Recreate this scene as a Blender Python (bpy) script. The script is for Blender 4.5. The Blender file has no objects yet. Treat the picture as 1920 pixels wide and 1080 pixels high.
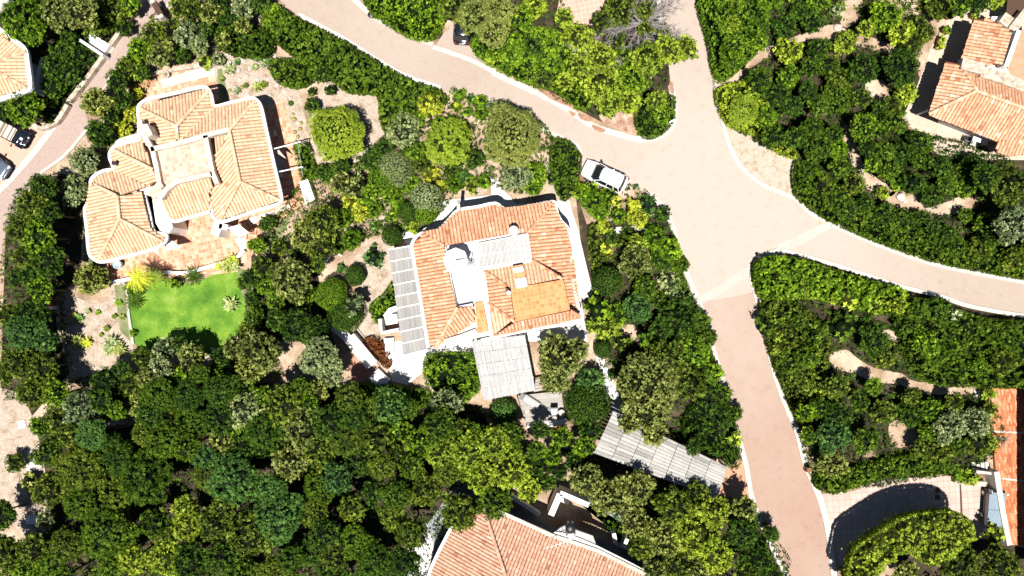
import bpy, bmesh, math, random
import numpy as np
from mathutils import Vector, Matrix
R = math.radians
S = bpy.context.scene
H = 64.0
# ------------------------------------------------------------------ camera, sky, sun, exposure
cd = bpy.data.cameras.new('camera'); cam = bpy.data.objects.new('camera', cd); S.collection.objects.link(cam)
cam.location = (0, 0, H); cam.rotation_euler = (0, 0, 0)
cd.sensor_width = 36; cd.lens = 24; cd.clip_end = 3000
S.camera = cam
SUN_EL, SUN_AZ = 71.0, 186.0        # sun in the south: shadows fall towards the top of the picture
wd = bpy.data.worlds.new('World'); S.world = wd; wd.use_nodes = True
nt = wd.node_tree; bg = nt.nodes['Background']
sky = nt.nodes.new('ShaderNodeTexSky'); sky.sky_type = 'NISHITA'; sky.sun_disc = False
sky.air_density = 0.55; sky.dust_density = 0.2; sky.sun_elevation = R(SUN_EL); sky.sun_rotation = R(SUN_AZ)
nt.links.new(sky.outputs[0], bg.inputs[0]); bg.inputs[1].default_value = 0.05
sl = bpy.data.lights.new('sun', 'SUN'); sun = bpy.data.objects.new('sun', sl); S.collection.objects.link(sun)
sl.energy = 5.0; sl.angle = R(0.5); sl.color = (1, 0.955, 0.89)
az = R(SUN_AZ)
d = Vector((math.sin(az)*math.cos(R(SUN_EL)), math.cos(az)*math.cos(R(SUN_EL)), math.sin(R(SUN_EL))))
sun.rotation_euler = d.to_track_quat('Z', 'Y').to_euler(); sun.location = (0, -40, 90)
S.view_settings.view_transform = 'Standard'; S.view_settings.look = 'None'
S.view_settings.exposure = 0.72; S.view_settings.gamma = 1
S.cycles.max_bounces = 4; S.cycles.diffuse_bounces = 2

rnd = random.Random(7)
C = S.collection
# ------------------------------------------------------------------ helpers
def W(px, py, z=0.0):
    k = (H - z) / H / 20.0
    return ((px - 960) * k, (540 - py) * k, z)

def tag(o, label=None, cat=None, group=None, kind=None):
    if label: o['label'] = label
    if cat: o['category'] = cat
    if group: o['group'] = group
    if kind: o['kind'] = kind
    return o

def thing(name, label, cat, loc=(0, 0, 0), rz=0.0, group=None):
    o = bpy.data.objects.new(name, None); C.objects.link(o)
    o.location = loc; o.rotation_euler = (0, 0, rz); o.empty_display_size = 0.3
    return tag(o, label, cat, group)

class MB:
    def __init__(s): s.v = []; s.f = []; s.t = []
    def add(s, vs, fs, t=0.5):
        n = len(s.v); s.v += [tuple(p) for p in vs]
        s.f += [tuple(i + n for i in f) for f in fs]; s.t += [t] * len(fs)
    def box(s, c, size, rz=0.0, t=0.5, taper=1.0):
        sx, sy, sz = [q / 2 for q in size]; ca, sa = math.cos(rz), math.sin(rz)
        vs = []
        for z, m in ((-sz, 1), (sz, taper)):
            for x, y in ((-sx, -sy), (sx, -sy), (sx, sy), (-sx, sy)):
                x *= m; y *= m
                vs.append((c[0] + x*ca - y*sa, c[1] + x*sa + y*ca, c[2] + z))
        s.add(vs, [(3,2,1,0),(4,5,6,7),(0,1,5,4),(1,2,6,5),(2,3,7,6),(3,0,4,7)], t)
    def bar(s, a, b, w, h=None, t=0.5):
        h = h or w; a = Vector(a); b = Vector(b); dd = b - a
        if dd.length < 1e-6: return
        dn = dd.normalized(); up = Vector((0, 0, 1)) if abs(dn.z) < .95 else Vector((1, 0, 0))
        sd = dn.cross(up).normalized() * w / 2; u2 = sd.cross(dn).normalized() * h / 2
        vs = [a-sd-u2, a+sd-u2, a+sd+u2, a-sd+u2, b-sd-u2, b+sd-u2, b+sd+u2, b-sd+u2]
        s.add(vs, [(0,1,2,3),(7,6,5,4),(0,4,5,1),(1,5,6,2),(2,6,7,3),(3,7,4,0)], t)
    def tube(s, pts, rads, n=6, t=0.5):
        rings = []
        for i, p in enumerate(pts):
            p = Vector(p); q = Vector(pts[min(i+1, len(pts)-1)]) - Vector(pts[max(i-1, 0)])
            q = q.normalized() if q.length > 0 else Vector((0,0,1))
            up = Vector((0,0,1)) if abs(q.z) < .9 else Vector((1,0,0))
            a = q.cross(up).normalized(); b = a.cross(q).normalized()
            rings.append([p + (a*math.cos(2*math.pi*k/n) + b*math.sin(2*math.pi*k/n))*rads[i] for k in range(n)])
        vs = [v for r_ in rings for v in r_]; fs = []
        for i in range(len(pts)-1):
            for k in range(n):
                fs.append((i*n+k, (i+1)*n+k, (i+1)*n+(k+1)%n, i*n+(k+1)%n))
        fs.append(tuple(range(n))); fs.append(tuple(reversed(range((len(pts)-1)*n, len(pts)*n))))
        s.add(vs, fs, t)
    def lathe(s, c, prof, n=20, t=0.5):      # prof: (radius, z)
        vs = []; fs = []
        for r_, z in prof:
            for k in range(n):
                a = 2*math.pi*k/n; vs.append((c[0]+r_*math.cos(a), c[1]+r_*math.sin(a), c[2]+z))
        m = len(prof)
        for i in range(m-1):
            for k in range(n):
                fs.append((i*n+k, i*n+(k+1)%n, (i+1)*n+(k+1)%n, (i+1)*n+k))
        fs.append(tuple(reversed(range(n)))); fs.append(tuple(range((m-1)*n, m*n)))
        s.add(vs, fs, t)
    def prism(s, pts, z0, z1, t=0.5):       # pts xy list; z1 may be a list
        n = len(pts); zt = z1 if isinstance(z1, (list, tuple)) else [z1]*n
        zb = z0 if isinstance(z0, (list, tuple)) else [z0]*n
        ar = sum(pts[i][0]*pts[(i+1)%n][1]-pts[(i+1)%n][0]*pts[i][1] for i in range(n))
        if ar < 0: pts = pts[::-1]; zt = zt[::-1]; zb = zb[::-1]
        vs = [(p[0], p[1], zb[i]) for i, p in enumerate(pts)] + [(p[0], p[1], zt[i]) for i, p in enumerate(pts)]
        fs = [tuple(reversed(range(n))), tuple(range(n, 2*n))] + [(i, (i+1)%n, n+(i+1)%n, n+i) for i in range(n)]
        s.add(vs, fs, t)
    def sweep(s, pts, w, z0, z1, closed=False, t=0.5):   # wall along an xy path
        n = len(pts); L = []; Rr = []
        for i in range(n):
            a = Vector(pts[(i-1) % n] if (closed or i > 0) else pts[i])
            b = Vector(pts[(i+1) % n] if (closed or i < n-1) else pts[i])
            q = (b - a); q = q.normalized() if q.length > 0 else Vector((1, 0)); nn = Vector((-q.y, q.x)) * w/2
            p = Vector(pts[i]); L.append(p + nn); Rr.append(p - nn)
        vs = []
        for i in range(n):
            vs += [(L[i].x, L[i].y, z0), (L[i].x, L[i].y, z1), (Rr[i].x, Rr[i].y, z1), (Rr[i].x, Rr[i].y, z0)]
        fs = []
        for i in range(n if closed else n-1):
            a = i*4; b = ((i+1) % n)*4
            fs += [(a+1, a+2, b+2, b+1)[::-1], (a, a+1, b+1, b)[::-1], (a+2, a+3, b+3, b+2)[::-1]]
        if not closed:
            fs += [(0, 1, 2, 3)[::-1], (4*n-4, 4*n-3, 4*n-2, 4*n-1)]
        s.add(vs, fs, t)
    def build(s, name, mat, parent=None, smooth=False, bevel=0.0):
        me = bpy.data.meshes.new(name); me.from_pydata(s.v, [], s.f); me.materials.append(mat)
        at = me.attributes.new('tint', 'FLOAT', 'FACE'); at.data.foreach_set('value', s.t)
        if smooth: me.polygons.foreach_set('use_smooth', [True]*len(s.f))
        me.update()
        o = bpy.data.objects.new(name, me); C.objects.link(o)
        if parent: o.parent = parent
        if bevel:
            m = o.modifiers.new('bevel', 'BEVEL'); m.width = bevel; m.segments = 2; m.limit_method = 'ANGLE'
        return o

def crom(pts, n=5, closed=True):
    out = []; N = len(pts); P = [Vector(p[:2]) for p in pts]
    rng = range(N) if closed else range(N-1)
    for i in rng:
        if closed: p0, p1, p2, p3 = P[i-1], P[i], P[(i+1)%N], P[(i+2)%N]
        else: p0, p1, p2, p3 = P[max(i-1,0)], P[i], P[i+1], P[min(i+2,N-1)]
        for k in range(n):
            t = k/n
            q = 0.5*((2*p1)+(-p0+p2)*t+(2*p0-5*p1+4*p2-p3)*t*t+(-p0+3*p1-3*p2+p3)*t*t*t)
            out.append((q.x, q.y))
    if not closed: out.append(tuple(P[-1]))
    return out
def wxy(pts, z=0.0): return [W(p[0], p[1], z)[:2] for p in pts]
def sheet(name, pts, z, mat, smooth=0, thick=0.0, parent=None):
    q = crom(pts, smooth) if smooth else pts
    m = MB(); x = wxy(q, z)
    if thick: m.prism(x, z-thick, z)
    else:
        n = len(x); ar = sum(x[i][0]*x[(i+1)%n][1]-x[(i+1)%n][0]*x[i][1] for i in range(n))
        if ar < 0: x = x[::-1]
        m.add([(a, b, z) for a, b in x], [tuple(range(n))])
    return m.build(name, mat, parent)
def struct(o): o['kind'] = 'structure'; return o
def offset(pts, dist):      # inward for CCW
    n = len(pts); ar = sum(pts[i][0]*pts[(i+1)%n][1]-pts[(i+1)%n][0]*pts[i][1] for i in range(n))
    sg = 1 if ar > 0 else -1; out = []
    for i in range(n):
        a = Vector(pts[i-1]); p = Vector(pts[i]); b = Vector(pts[(i+1)%n])
        e1 = (p-a).normalized(); e2 = (b-p).normalized()
        n1 = Vector((-e1.y, e1.x)); n2 = Vector((-e2.y, e2.x)); nn = n1+n2
        nn = nn.normalized() if nn.length > .1 else n1
        k = min(1.6, 1/max(.4, nn.dot(n1)))
        out.append(tuple(p + nn*dist*sg*k))
    return out
def dup(o, parent=None):
    c = o.copy(); C.objects.link(c); c.parent = parent
    for ch in list(o.children): dup(ch, c)
    return c

# ------------------------------------------------------------------ materials
def M(name, rough=0.8, spec=0.3, metal=0.0):
    m = bpy.data.materials.new(name); m.use_nodes = True; n = m.node_tree
    b = n.nodes['Principled BSDF']; b.inputs['Roughness'].default_value = rough
    b.inputs['Specular IOR Level'].default_value = spec; b.inputs['Metallic'].default_value = metal
    return m, n, b
def N(n, t, **k):
    q = n.nodes.new(t)
    for a, v in k.items(): setattr(q, a, v)
    return q
def ramp(n, stops, interp='LINEAR'):
    r_ = N(n, 'ShaderNodeValToRGB'); e = r_.color_ramp; e.interpolation = interp
    while len(e.elements) > 1: e.elements.remove(e.elements[-1])
    for i, (p, c) in enumerate(stops):
        el = e.elements[0] if i == 0 else e.elements.new(p)
        el.position = p; el.color = (*c, 1)
    return r_
def noise(n, scale, detail=4, vec=None, rough=.6):
    t = N(n, 'ShaderNodeTexNoise'); t.inputs['Scale'].default_value = scale; t.inputs['Detail'].default_value = detail
    t.inputs['Roughness'].default_value = rough
    if vec is None: vec = N(n, 'ShaderNodeTexCoord').outputs['Object']
    n.links.new(vec, t.inputs['Vector']); return t
def mix(n, a, b, f, mode='MIX'):
    x = N(n, 'ShaderNodeMix', data_type='RGBA', blend_type=mode)
    for s_, v in ((0, f), (6, a), (7, b)):
        if isinstance(v, (int, float)): x.inputs[s_].default_value = v
        elif isinstance(v, tuple): x.inputs[s_].default_value = (*v, 1)
        else: n.links.new(v, x.inputs[s_])
    return x.outputs[2]
def bump(n, b, h, st=.4, dist=.03):
    u = N(n, 'ShaderNodeBump'); u.inputs['Strength'].default_value = st; u.inputs['Distance'].default_value = dist
    n.links.new(h, u.inputs['Height']); n.links.new(u.outputs[0], b.inputs['Normal'])
def noisy(name, stops, scale=2.0, fine=18.0, rough=.85, fa=.35, bst=.3, spec=.2):
    m, n, b = M(name, rough, spec)
    t = noise(n, scale, 5); r_ = ramp(n, stops); n.links.new(t.outputs[0], r_.inputs[0])
    f = noise(n, fine, 3); fr = ramp(n, [(.3, (.55,.55,.55)), (.7, (1.25,1.25,1.25))]); n.links.new(f.outputs[0], fr.inputs[0])
    n.links.new(mix(n, r_.outputs[0], fr.outputs[0], fa, 'MULTIPLY'), b.inputs['Base Color'])
    bump(n, b, f.outputs[0], bst); return m
def plain(name, col, rough=.6, spec=.4, metal=0, var=.12, scale=6):
    m, n, b = M(name, rough, spec, metal)
    t = noise(n, scale, 3); r_ = ramp(n, [(.3, tuple(c*(1-var) for c in col)), (.7, tuple(min(1, c*(1+var)) for c in col))])
    n.links.new(t.outputs[0], r_.inputs[0]); n.links.new(r_.outputs[0], b.inputs['Base Color']); return m
def tiles(name, size, stops, ang=0.0, grout=(.5,.42,.35), gw=.06, stag=False, big=None, rough=.8, fa=.25):
    """square or oblong tiles, each with a tone of its own"""
    m, n, b = M(name, rough, .25)
    tc = N(n, 'ShaderNodeTexCoord'); mp = N(n, 'ShaderNodeMapping'); mp.vector_type = 'POINT'
    mp.inputs['Rotation'].default_value = (0, 0, R(ang)); n.links.new(tc.outputs['Object'], mp.inputs[0])
    sc = N(n, 'ShaderNodeVectorMath', operation='DIVIDE'); sc.inputs[1].default_value = (size[0], size[1], 1); n.links.new(mp.outputs[0], sc.inputs[0])
    vec = sc.outputs[0]
    sp = N(n, 'ShaderNodeSeparateXYZ'); n.links.new(vec, sp.inputs[0])
    def mt(op, a, c=None):
        q = N(n, 'ShaderNodeMath', operation=op)
        for i, v in enumerate((a, c)):
            if v is None: continue
            if isinstance(v, (int, float)): q.inputs[i].default_value = v
            else: n.links.new(v, q.inputs[i])
        return q.outputs[0]
    X, Y = sp.outputs[0], sp.outputs[1]
    if stag: X = mt('ADD', X, mt('MULTIPLY', mt('MODULO', mt('FLOOR', Y), 2.0), .5))
    cb = N(n, 'ShaderNodeCombineXYZ'); n.links.new(mt('FLOOR', X), cb.inputs[0]); n.links.new(mt('FLOOR', Y), cb.inputs[1])
    wn = N(n, 'ShaderNodeTexWhiteNoise', noise_dimensions='2D'); n.links.new(cb.outputs[0], wn.inputs[0])
    v = wn.outputs[0]
    if big:   # neighbouring tiles of a like tone
        bt = noise(n, big, 2); v = mt('ADD', mt('MULTIPLY', v, .6), mt('MULTIPLY', bt.outputs[0], .45))
    r_ = ramp(n, stops); n.links.new(v, r_.inputs[0])
    fx, fy = mt('FRACT', X), mt('FRACT', Y)
    edge = mt('MINIMUM', mt('MULTIPLY', mt('MINIMUM', fx, mt('SUBTRACT', 1.0, fx)), size[0]/min(size)), mt('MULTIPLY', mt('MINIMUM', fy, mt('SUBTRACT', 1.0, fy)), size[1]/min(size)))
    g = mt('LESS_THAN', edge, gw)
    f = noise(n, 5, 4); fr = ramp(n, [(.3, (.7,.7,.7)), (.7, (1.15,1.15,1.15))]); n.links.new(f.outputs[0], fr.inputs[0])
    col = mix(n, mix(n, r_.outputs[0], grout, g), fr.outputs[0], fa, 'MULTIPLY')
    n.links.new(col, b.inputs['Base Color']); bump(n, b, mt('SUBTRACT', 1.0, g), .3, .01); return m
def tinted(name, stops, rough=.85, fine=14, fa=.3, spec=.2):
    m, n, b = M(name, rough, spec)
    a = N(n, 'ShaderNodeAttribute', attribute_name='tint'); r_ = ramp(n, stops); n.links.new(a.outputs['Fac'], r_.inputs[0])
    f = noise(n, fine, 4); fr = ramp(n, [(.3, (.65,.65,.65)), (.7, (1.2,1.2,1.2))]); n.links.new(f.outputs[0], fr.inputs[0])
    n.links.new(mix(n, r_.outputs[0], fr.outputs[0], fa, 'MULTIPLY'), b.inputs['Base Color']); bump(n, b, f.outputs[0], .2); return m
def leafmat(name, c0, c1, c2, rough=.55, trans=.12):
    m, n, b = M(name, .75, .08)
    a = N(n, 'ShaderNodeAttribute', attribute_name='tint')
    r_ = ramp(n, [(0, c0), (.5, c1), (1, c2)]); n.links.new(a.outputs['Fac'], r_.inputs[0])  # first stop is near black: painted shade for the crown insides
    oi = N(n, 'ShaderNodeObjectInfo'); rr = ramp(n, [(0, (.74,.80,.82)), (.5, (1,1,1)), (1, (1.14,1.13,.95))]); n.links.new(oi.outputs['Random'], rr.inputs[0])
    big = noise(n, .8, 2); br = ramp(n, [(.3, (.8,.84,.86)), (.7, (1.2,1.15,1.05))]); n.links.new(big.outputs[0], br.inputs[0])
    col = mix(n, mix(n, r_.outputs[0], rr.outputs[0], 1.0, 'MULTIPLY'), br.outputs[0], 1.0, 'MULTIPLY')
    n.links.new(col, b.inputs['Base Color'])
    tr = N(n, 'ShaderNodeBsdfTranslucent'); n.links.new(col, tr.inputs[0])
    ms = N(n, 'ShaderNodeMixShader'); ms.inputs[0].default_value = trans
    n.links.new(b.outputs[0], ms.inputs[1]); n.links.new(tr.outputs[0], ms.inputs[2])
    n.links.new(ms.outputs[0], n.nodes['Material Output'].inputs[0]); return m

soil = noisy('soil', [(.3, (.20,.125,.075)), (.48, (.38,.27,.185)), (.65, (.54,.43,.32))], .35, 9, fa=.75, bst=.6)
sand = noisy('sand', [(.33, (.26,.18,.12)), (.45, (.40,.315,.24)), (.65, (.47,.40,.33))], 1.1, 7, fa=.8, bst=.5)
verge = noisy('verge_sand', [(.36, (.34,.27,.17)), (.48, (.43,.375,.30)), (.7, (.46,.41,.34))], 1.6, 9, fa=.6, bst=.4)
litter_shade = noisy('leaf_litter_shade', [(.3, (.022,.017,.009)), (.55, (.055,.042,.024)), (.78, (.17,.12,.08))], .9, 16, fa=.8, bst=.8)  # fallen leaves; the near-black tones also carry the shade between crowns
def roadmat(name, ang, c_lo, c_hi, c_bl, grad):
    m = tiles(name, (.22,.11), [(0, tuple(c*.93 for c in c_lo)), (.5, c_lo), (1, tuple(c*1.05 for c in c_lo))], ang, tuple(c*.84 for c in c_lo), .07, True, .25, fa=.25)
    n = m.node_tree; b = n.nodes['Principled BSDF']; src = b.inputs['Base Color'].links[0].from_socket
    t = noise(n, .11, 5, rough=.55); r_ = ramp(n, [(.40, (0,0,0)), (.62, (1,1,1))]); n.links.new(t.outputs[0], r_.inputs[0])
    tc = N(n, 'ShaderNodeTexCoord'); d_ = N(n, 'ShaderNodeVectorMath', operation='DISTANCE'); d_.inputs[1].default_value = grad[0]; n.links.new(tc.outputs['Object'], d_.inputs[0])
    mr = N(n, 'ShaderNodeMapRange'); mr.inputs[1].default_value = grad[1]; mr.inputs[2].default_value = grad[2]; mr.inputs[3].default_value = 1; mr.inputs[4].default_value = 0; n.links.new(d_.outputs['Value'], mr.inputs[0])
    ad = N(n, 'ShaderNodeMath', operation='MULTIPLY_ADD'); n.links.new(r_.outputs[0], ad.inputs[0]); ad.inputs[1].default_value = .35; n.links.new(mr.outputs[0], ad.inputs[2]); ad.use_clamp = True
    c1 = mix(n, src, c_bl, ad.outputs[0])
    w = noise(n, 1.1, 8, rough=.7); wr = ramp(n, [(.30, (.72,.68,.63)), (.46, (1,1,1)), (.72, (1.06,1.06,1.06))]); n.links.new(w.outputs[0], wr.inputs[0])
    n.links.new(mix(n, c1, wr.outputs[0], .45, 'MULTIPLY'), b.inputs['Base Color']); return m
roadm = roadmat('road_pavers', 28, (.378,.302,.25), 0, (.42,.357,.308), ((18, 5, 0), 5, 26))
road_pink = roadmat('road_pavers_pink', 17, (.355,.235,.18), 0, (.385,.30,.25), ((18, -2, 0), 1, 14))
road_old = tiles('road_pavers_b', (.22,.11), [(0, (.49,.395,.335)), (.5, (.52,.425,.36)), (1, (.55,.455,.39))], 28, (.43,.36,.31), .07, True, .25, fa=.35)
road_pink_old = tiles('road_pavers_pink_b', (.22,.11), [(0, (.44,.315,.25)), (.5, (.475,.345,.28)), (1, (.51,.385,.315))], 17, (.37,.26,.2), .08, True, .3, fa=.4)
road_left = tiles('road_pavers_rose', (.22,.11), [(0, (.36,.265,.225)), (.5, (.385,.29,.25)), (1, (.41,.32,.28))], -50, (.31,.24,.21), .07, True, .3, fa=.4)
conc = noisy('pale_concrete', [(.3, (.44,.40,.35)), (.6, (.56,.53,.48))], 1.2, 20, fa=.35)
conc_grey = noisy('grey_concrete', [(.3, (.33,.33,.31)), (.6, (.46,.46,.44))], 1.2, 20, fa=.4)
white = plain('white_plaster', (.80,.79,.77), .8, .2, var=.04, scale=1.5)
whitepave = tiles('white_paving', (.6,.6), [(0, (.66,.64,.61)), (1, (.76,.75,.72))], -12, (.58,.56,.53), .02)
stone = noisy('rough_stone', [(.3, (.30,.23,.17)), (.5, (.50,.42,.33)), (.65, (.62,.56,.47))], 2.2, 9, fa=.8, bst=.9)
parapet_m = noisy('worn_parapet', [(.3, (.45,.35,.27)), (.6, (.66,.60,.52))], 2.0, 14, fa=.5)
terra = tiles('terracotta_patchwork', (.33,.33), [(0, (.44,.155,.085)), (.35, (.54,.24,.14)), (.65, (.62,.35,.23)), (1, (.66,.49,.36))], -12, (.60,.42,.30), .04, False, .9)
terra_roof = tiles('terracotta_roof_tiles', (.33,.33), [(0, (.46,.235,.16)), (.4, (.56,.35,.26)), (1, (.64,.51,.42))], -12, (.56,.44,.36), .04, False, .9)
terra_orange = tiles('orange_floor_tiles', (.36,.36), [(0, (.46,.15,.055)), (.4, (.58,.225,.085)), (1, (.66,.33,.15))], -10, (.62,.34,.16), .05, False, 1.2)
terra_deep = tiles('deep_terracotta_bricks', (.5,.16), [(0, (.17,.05,.02)), (.3, (.36,.11,.045)), (.65, (.50,.20,.095)), (1, (.66,.43,.28))], 83, (.50,.16,.07), .05, True, 1.0)
pinksq = tiles('pink_square_pavers', (.55,.55), [(0, (.42,.31,.26)), (.5, (.47,.365,.31)), (1, (.52,.42,.365))], -4, (.24,.18,.15), .022, False, .8)
patio_grid = tiles('patio_grid_tiles', (.45,.45), [(0, (.44,.27,.21)), (1, (.52,.35,.28))], -12, (.58,.45,.38), .05, False, .8)
redpav = tiles('red_patio_tiles', (.3,.3), [(0, (.48,.20,.13)), (1, (.56,.27,.18))], -40, (.52,.27,.2), .03, False, .8)
orange_pav = noisy('orange_pavers', [(.3, (.45,.23,.14)), (.7, (.55,.31,.2))], 2, 20)
roof_a = tinted('roof_tiles_bleached', [(0, (.28,.14,.08)), (.2, (.50,.28,.165)), (.45, (.60,.395,.25)), (.75, (.66,.475,.32)), (1, (.70,.55,.40))])
roof_b = tinted('roof_tiles_orange', [(0, (.19,.06,.028)), (.2, (.47,.19,.09)), (.5, (.60,.32,.19)), (.8, (.66,.42,.275)), (1, (.70,.53,.39))])
roof_c = tinted('roof_tiles_pink', [(0, (.12,.042,.025)), (.2, (.42,.21,.135)), (.5, (.55,.315,.215)), (1, (.64,.44,.33))])
roof_d = tinted('roof_tiles_rust', [(0, (.17,.06,.03)), (.2, (.46,.19,.10)), (.5, (.60,.33,.20)), (.8, (.67,.46,.31)), (1, (.72,.56,.42))])
reed = tinted('weathered_reed', [(0, (.24,.232,.22)), (.5, (.31,.302,.288)), (1, (.37,.36,.345))], .9, 10, .4)
reed_pale = tinted('pale_reed', [(0, (.34,.34,.34)), (.5, (.41,.41,.405)), (1, (.45,.45,.445))], .9, 3, .4)
plank = tinted('grey_planks', [(0, (.26,.25,.235)), (.5, (.37,.357,.335)), (1, (.44,.43,.405))], .9, 5, .5)
plank_pale = tinted('bleached_planks', [(0, (.46,.46,.45)), (1, (.56,.56,.55))], .9, 5, .3)
deckwood = tinted('deck_boards', [(0, (.30,.275,.245)), (1, (.43,.405,.365))], .85, 5, .4)
darkwood = plain('dark_wood', (.07,.035,.02), .7)
brownwood = plain('brown_wood', (.20,.09,.045), .7)
whitem = plain('white_metal', (.78,.78,.78), .4, .5, var=.02)
greym = plain('grey_metal', (.25,.26,.27), .4, .5)
blackm = plain('black_plastic', (.015,.015,.017), .45, .5)
glass = plain('dark_glass', (.012,.016,.02), .06, .8, var=0)
glassb = plain('window_glass', (.08,.12,.16), .08, .8, var=0)
tyre_m = plain('rubber', (.02,.02,.02), .8)
rim_m = plain('alloy', (.45,.45,.47), .3, .6, .8)
bark = noisy('bark', [(.3, (.07,.05,.035)), (.7, (.16,.12,.085))], 6, 30)
deadwood = noisy('dead_wood', [(.3, (.15,.13,.125)), (.7, (.30,.27,.265))], 6, 30)
rust_leaf = leafmat('rust_foliage', (.10,.03,.012), (.19,.07,.022), (.26,.11,.035))
grassm = noisy('lawn', [(.3, (.06,.165,.014)), (.48, (.115,.25,.022)), (.6, (.19,.32,.035)), (.75, (.30,.38,.10))], .55, 16, fa=1.0, bst=1.0)
drygrass = noisy('dry_turf', [(.3, (.10,.13,.05)), (.55, (.20,.22,.10)), (.75, (.32,.29,.17))], .8, 22, fa=.6)
rock_m = noisy('granite', [(.3, (.36,.30,.25)), (.7, (.62,.57,.51))], 2, 10, fa=.5)
fabric_w = plain('white_canvas', (.80,.79,.77), .9, .1, var=.03)
cream = plain('cream_canvas', (.62,.55,.45), .9, .1, var=.06)
carw = plain('white_paint', (.80,.80,.80), .15, .6, var=0)
cark = plain('black_paint', (.008,.011,.02), .1, .7, var=0)
carg = plain('blue_grey_paint', (.085,.11,.15), .18, .6, var=0)
red_l = plain('red_lens', (.22,.008,.008), .15, .6, var=0)
lamp_l = plain('clear_lens', (.65,.68,.70), .08, .8, var=0)
plate_m = plain('plate_white', (.75,.75,.73), .5, var=0)
shadecov = plain('shade_blue_cover', (.20,.26,.31), .5, .4, var=.08, scale=2)  # bluish tone of the shade on the cover, put into its colour
slate = noisy('grey_court_floor', [(.3, (.20,.21,.22)), (.7, (.30,.31,.32))], 1.5, 14)  # grey floor with random mottling
pale_blue = plain('pale_blue_enamel', (.35,.45,.48), .3, .5)
brass = plain('clay_pot', (.42,.16,.08), .7)
LM = {
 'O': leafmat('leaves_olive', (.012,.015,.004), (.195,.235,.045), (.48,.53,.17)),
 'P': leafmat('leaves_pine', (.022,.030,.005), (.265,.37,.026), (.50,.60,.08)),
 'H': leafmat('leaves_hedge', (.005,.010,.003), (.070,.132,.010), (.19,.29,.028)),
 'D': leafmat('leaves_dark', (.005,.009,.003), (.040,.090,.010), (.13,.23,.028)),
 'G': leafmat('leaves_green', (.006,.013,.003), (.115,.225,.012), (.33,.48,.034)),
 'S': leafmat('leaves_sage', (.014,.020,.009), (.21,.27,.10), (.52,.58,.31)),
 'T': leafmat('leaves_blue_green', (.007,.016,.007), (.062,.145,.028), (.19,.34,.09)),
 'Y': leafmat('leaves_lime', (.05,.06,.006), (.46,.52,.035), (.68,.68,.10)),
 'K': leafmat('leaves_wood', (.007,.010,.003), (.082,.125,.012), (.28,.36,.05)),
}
# ------------------------------------------------------------------ the setting: ground, roads, paving
m = MB(); m.add([(-900,-900,-.02),(900,-900,-.02),(900,900,-.02),(-900,900,-.02)], [(0,1,2,3)])
struct(m.build('ground', soil))
# roads (photo pixels on the ground plane)
ROADA = [(200,-300),(480,-60),(525,0),(560,28),(640,70),(700,108),(760,142),(830,168),(905,196),(970,222),(1035,250),(1075,283),(1095,318),(1150,345),(1212,360),(1243,388),(1262,430),
 (1272,480),(1290,520),(1308,565),(1420,545),(1410,520),(1416,498),(1434,480),(1465,469),(1500,478),(1560,495),(1620,515),(1700,540),(1760,555),(1830,577),(1990,600),(2300,640),
 (2300,580),(1990,540),(1830,511),(1740,491),(1640,456),(1560,420),(1520,400),(1490,372),(1440,352),(1402,326),(1375,290),(1357,240),(1345,200),(1341,165),(1334,110),(1322,50),(1312,-60),(1290,-300),
 (1205,-300),(1228,-60),(1240,50),(1250,100),(1257,150),(1264,210),(1258,238),(1236,256),(1200,262),(1160,252),(1110,236),(1060,203),(1000,172),(950,147),(880,112),(815,86),(760,62),(700,31),(620,-40),(360,-300)]
struct(sheet('road_main', ROADA, .004, roadm, 3))
ROAD4 = [(1308,568),(1420,548),(1428,600),(1450,690),(1470,750),(1495,812),(1510,870),(1535,930),(1553,1000),(1570,1140),(1630,1400),(1540,1400),(1495,1140),(1475,1080),(1440,1010),(1410,935),(1396,862),(1368,765),(1352,705),(1335,650)]
struct(sheet('road_lower', ROAD4, .008, road_pink))
ROADL = [(560,-300),(380,-70),(322,0),(292,42),(244,98),(205,150),(160,200),(166,240),(122,292),(70,332),(48,380),(12,430),(-10,560),(-60,760),(-150,760),(-90,560),(-90,380),(-60,380),(0,345),(60,270),(100,238),(130,190),(190,112),(235,52),(268,-2),(300,-70),(480,-300)]
struct(sheet('road_left', ROADL, .004, road_left, 3))
struct(sheet('parking_court', [(-60,225),(20,236),(60,228),(100,242),(64,286),(0,356),(-60,410)], .009, tiles('parking_pavers', (.22,.11), [(0,(.46,.30,.22)),(1,(.55,.40,.32))], -50, (.40,.27,.2), .06, True, .4)))
struct(sheet('path_bay', [(852,100),(885,118),(925,138),(906,90),(880,60),(850,50),(832,62),(815,88)], .011, roadm))
struct(sheet('verge_sand', [(1357,238),(1420,258),(1502,296),(1493,330),(1497,365),(1520,392),(1560,418),(1540,424),(1490,376),(1440,356),(1400,330),(1372,292)], .012, verge, 3))
struct(sheet('road_cross_strip', [(1308,558),(1312,572),(1345,555),(1400,520),(1470,475),(1566,424),(1556,413),(1460,458),(1395,503),(1340,540)], .014, noisy('worn_concrete', [(.3, (.42,.375,.325)), (.6, (.47,.43,.385))], 1.0, 12, fa=.35)))
struct(sheet('driveway', [(1533,928),(1552,925),(1600,921),(1645,903),(1700,896),(1790,892),(1835,905),(1850,925),(1850,1010),(1790,1010),(1700,1000),(1620,1020),(1575,1060)], .010, pinksq))
def kerb(name, pts, w, z=.12, mat=None, smooth=4):
    q = crom(pts, smooth, False); m = MB(); m.sweep(wxy(q), w, -.02, z); return struct(m.build(name, mat or conc))
kerb('kerb', [(560,28),(640,70),(700,108),(760,142),(826,165)], .42)
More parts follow.
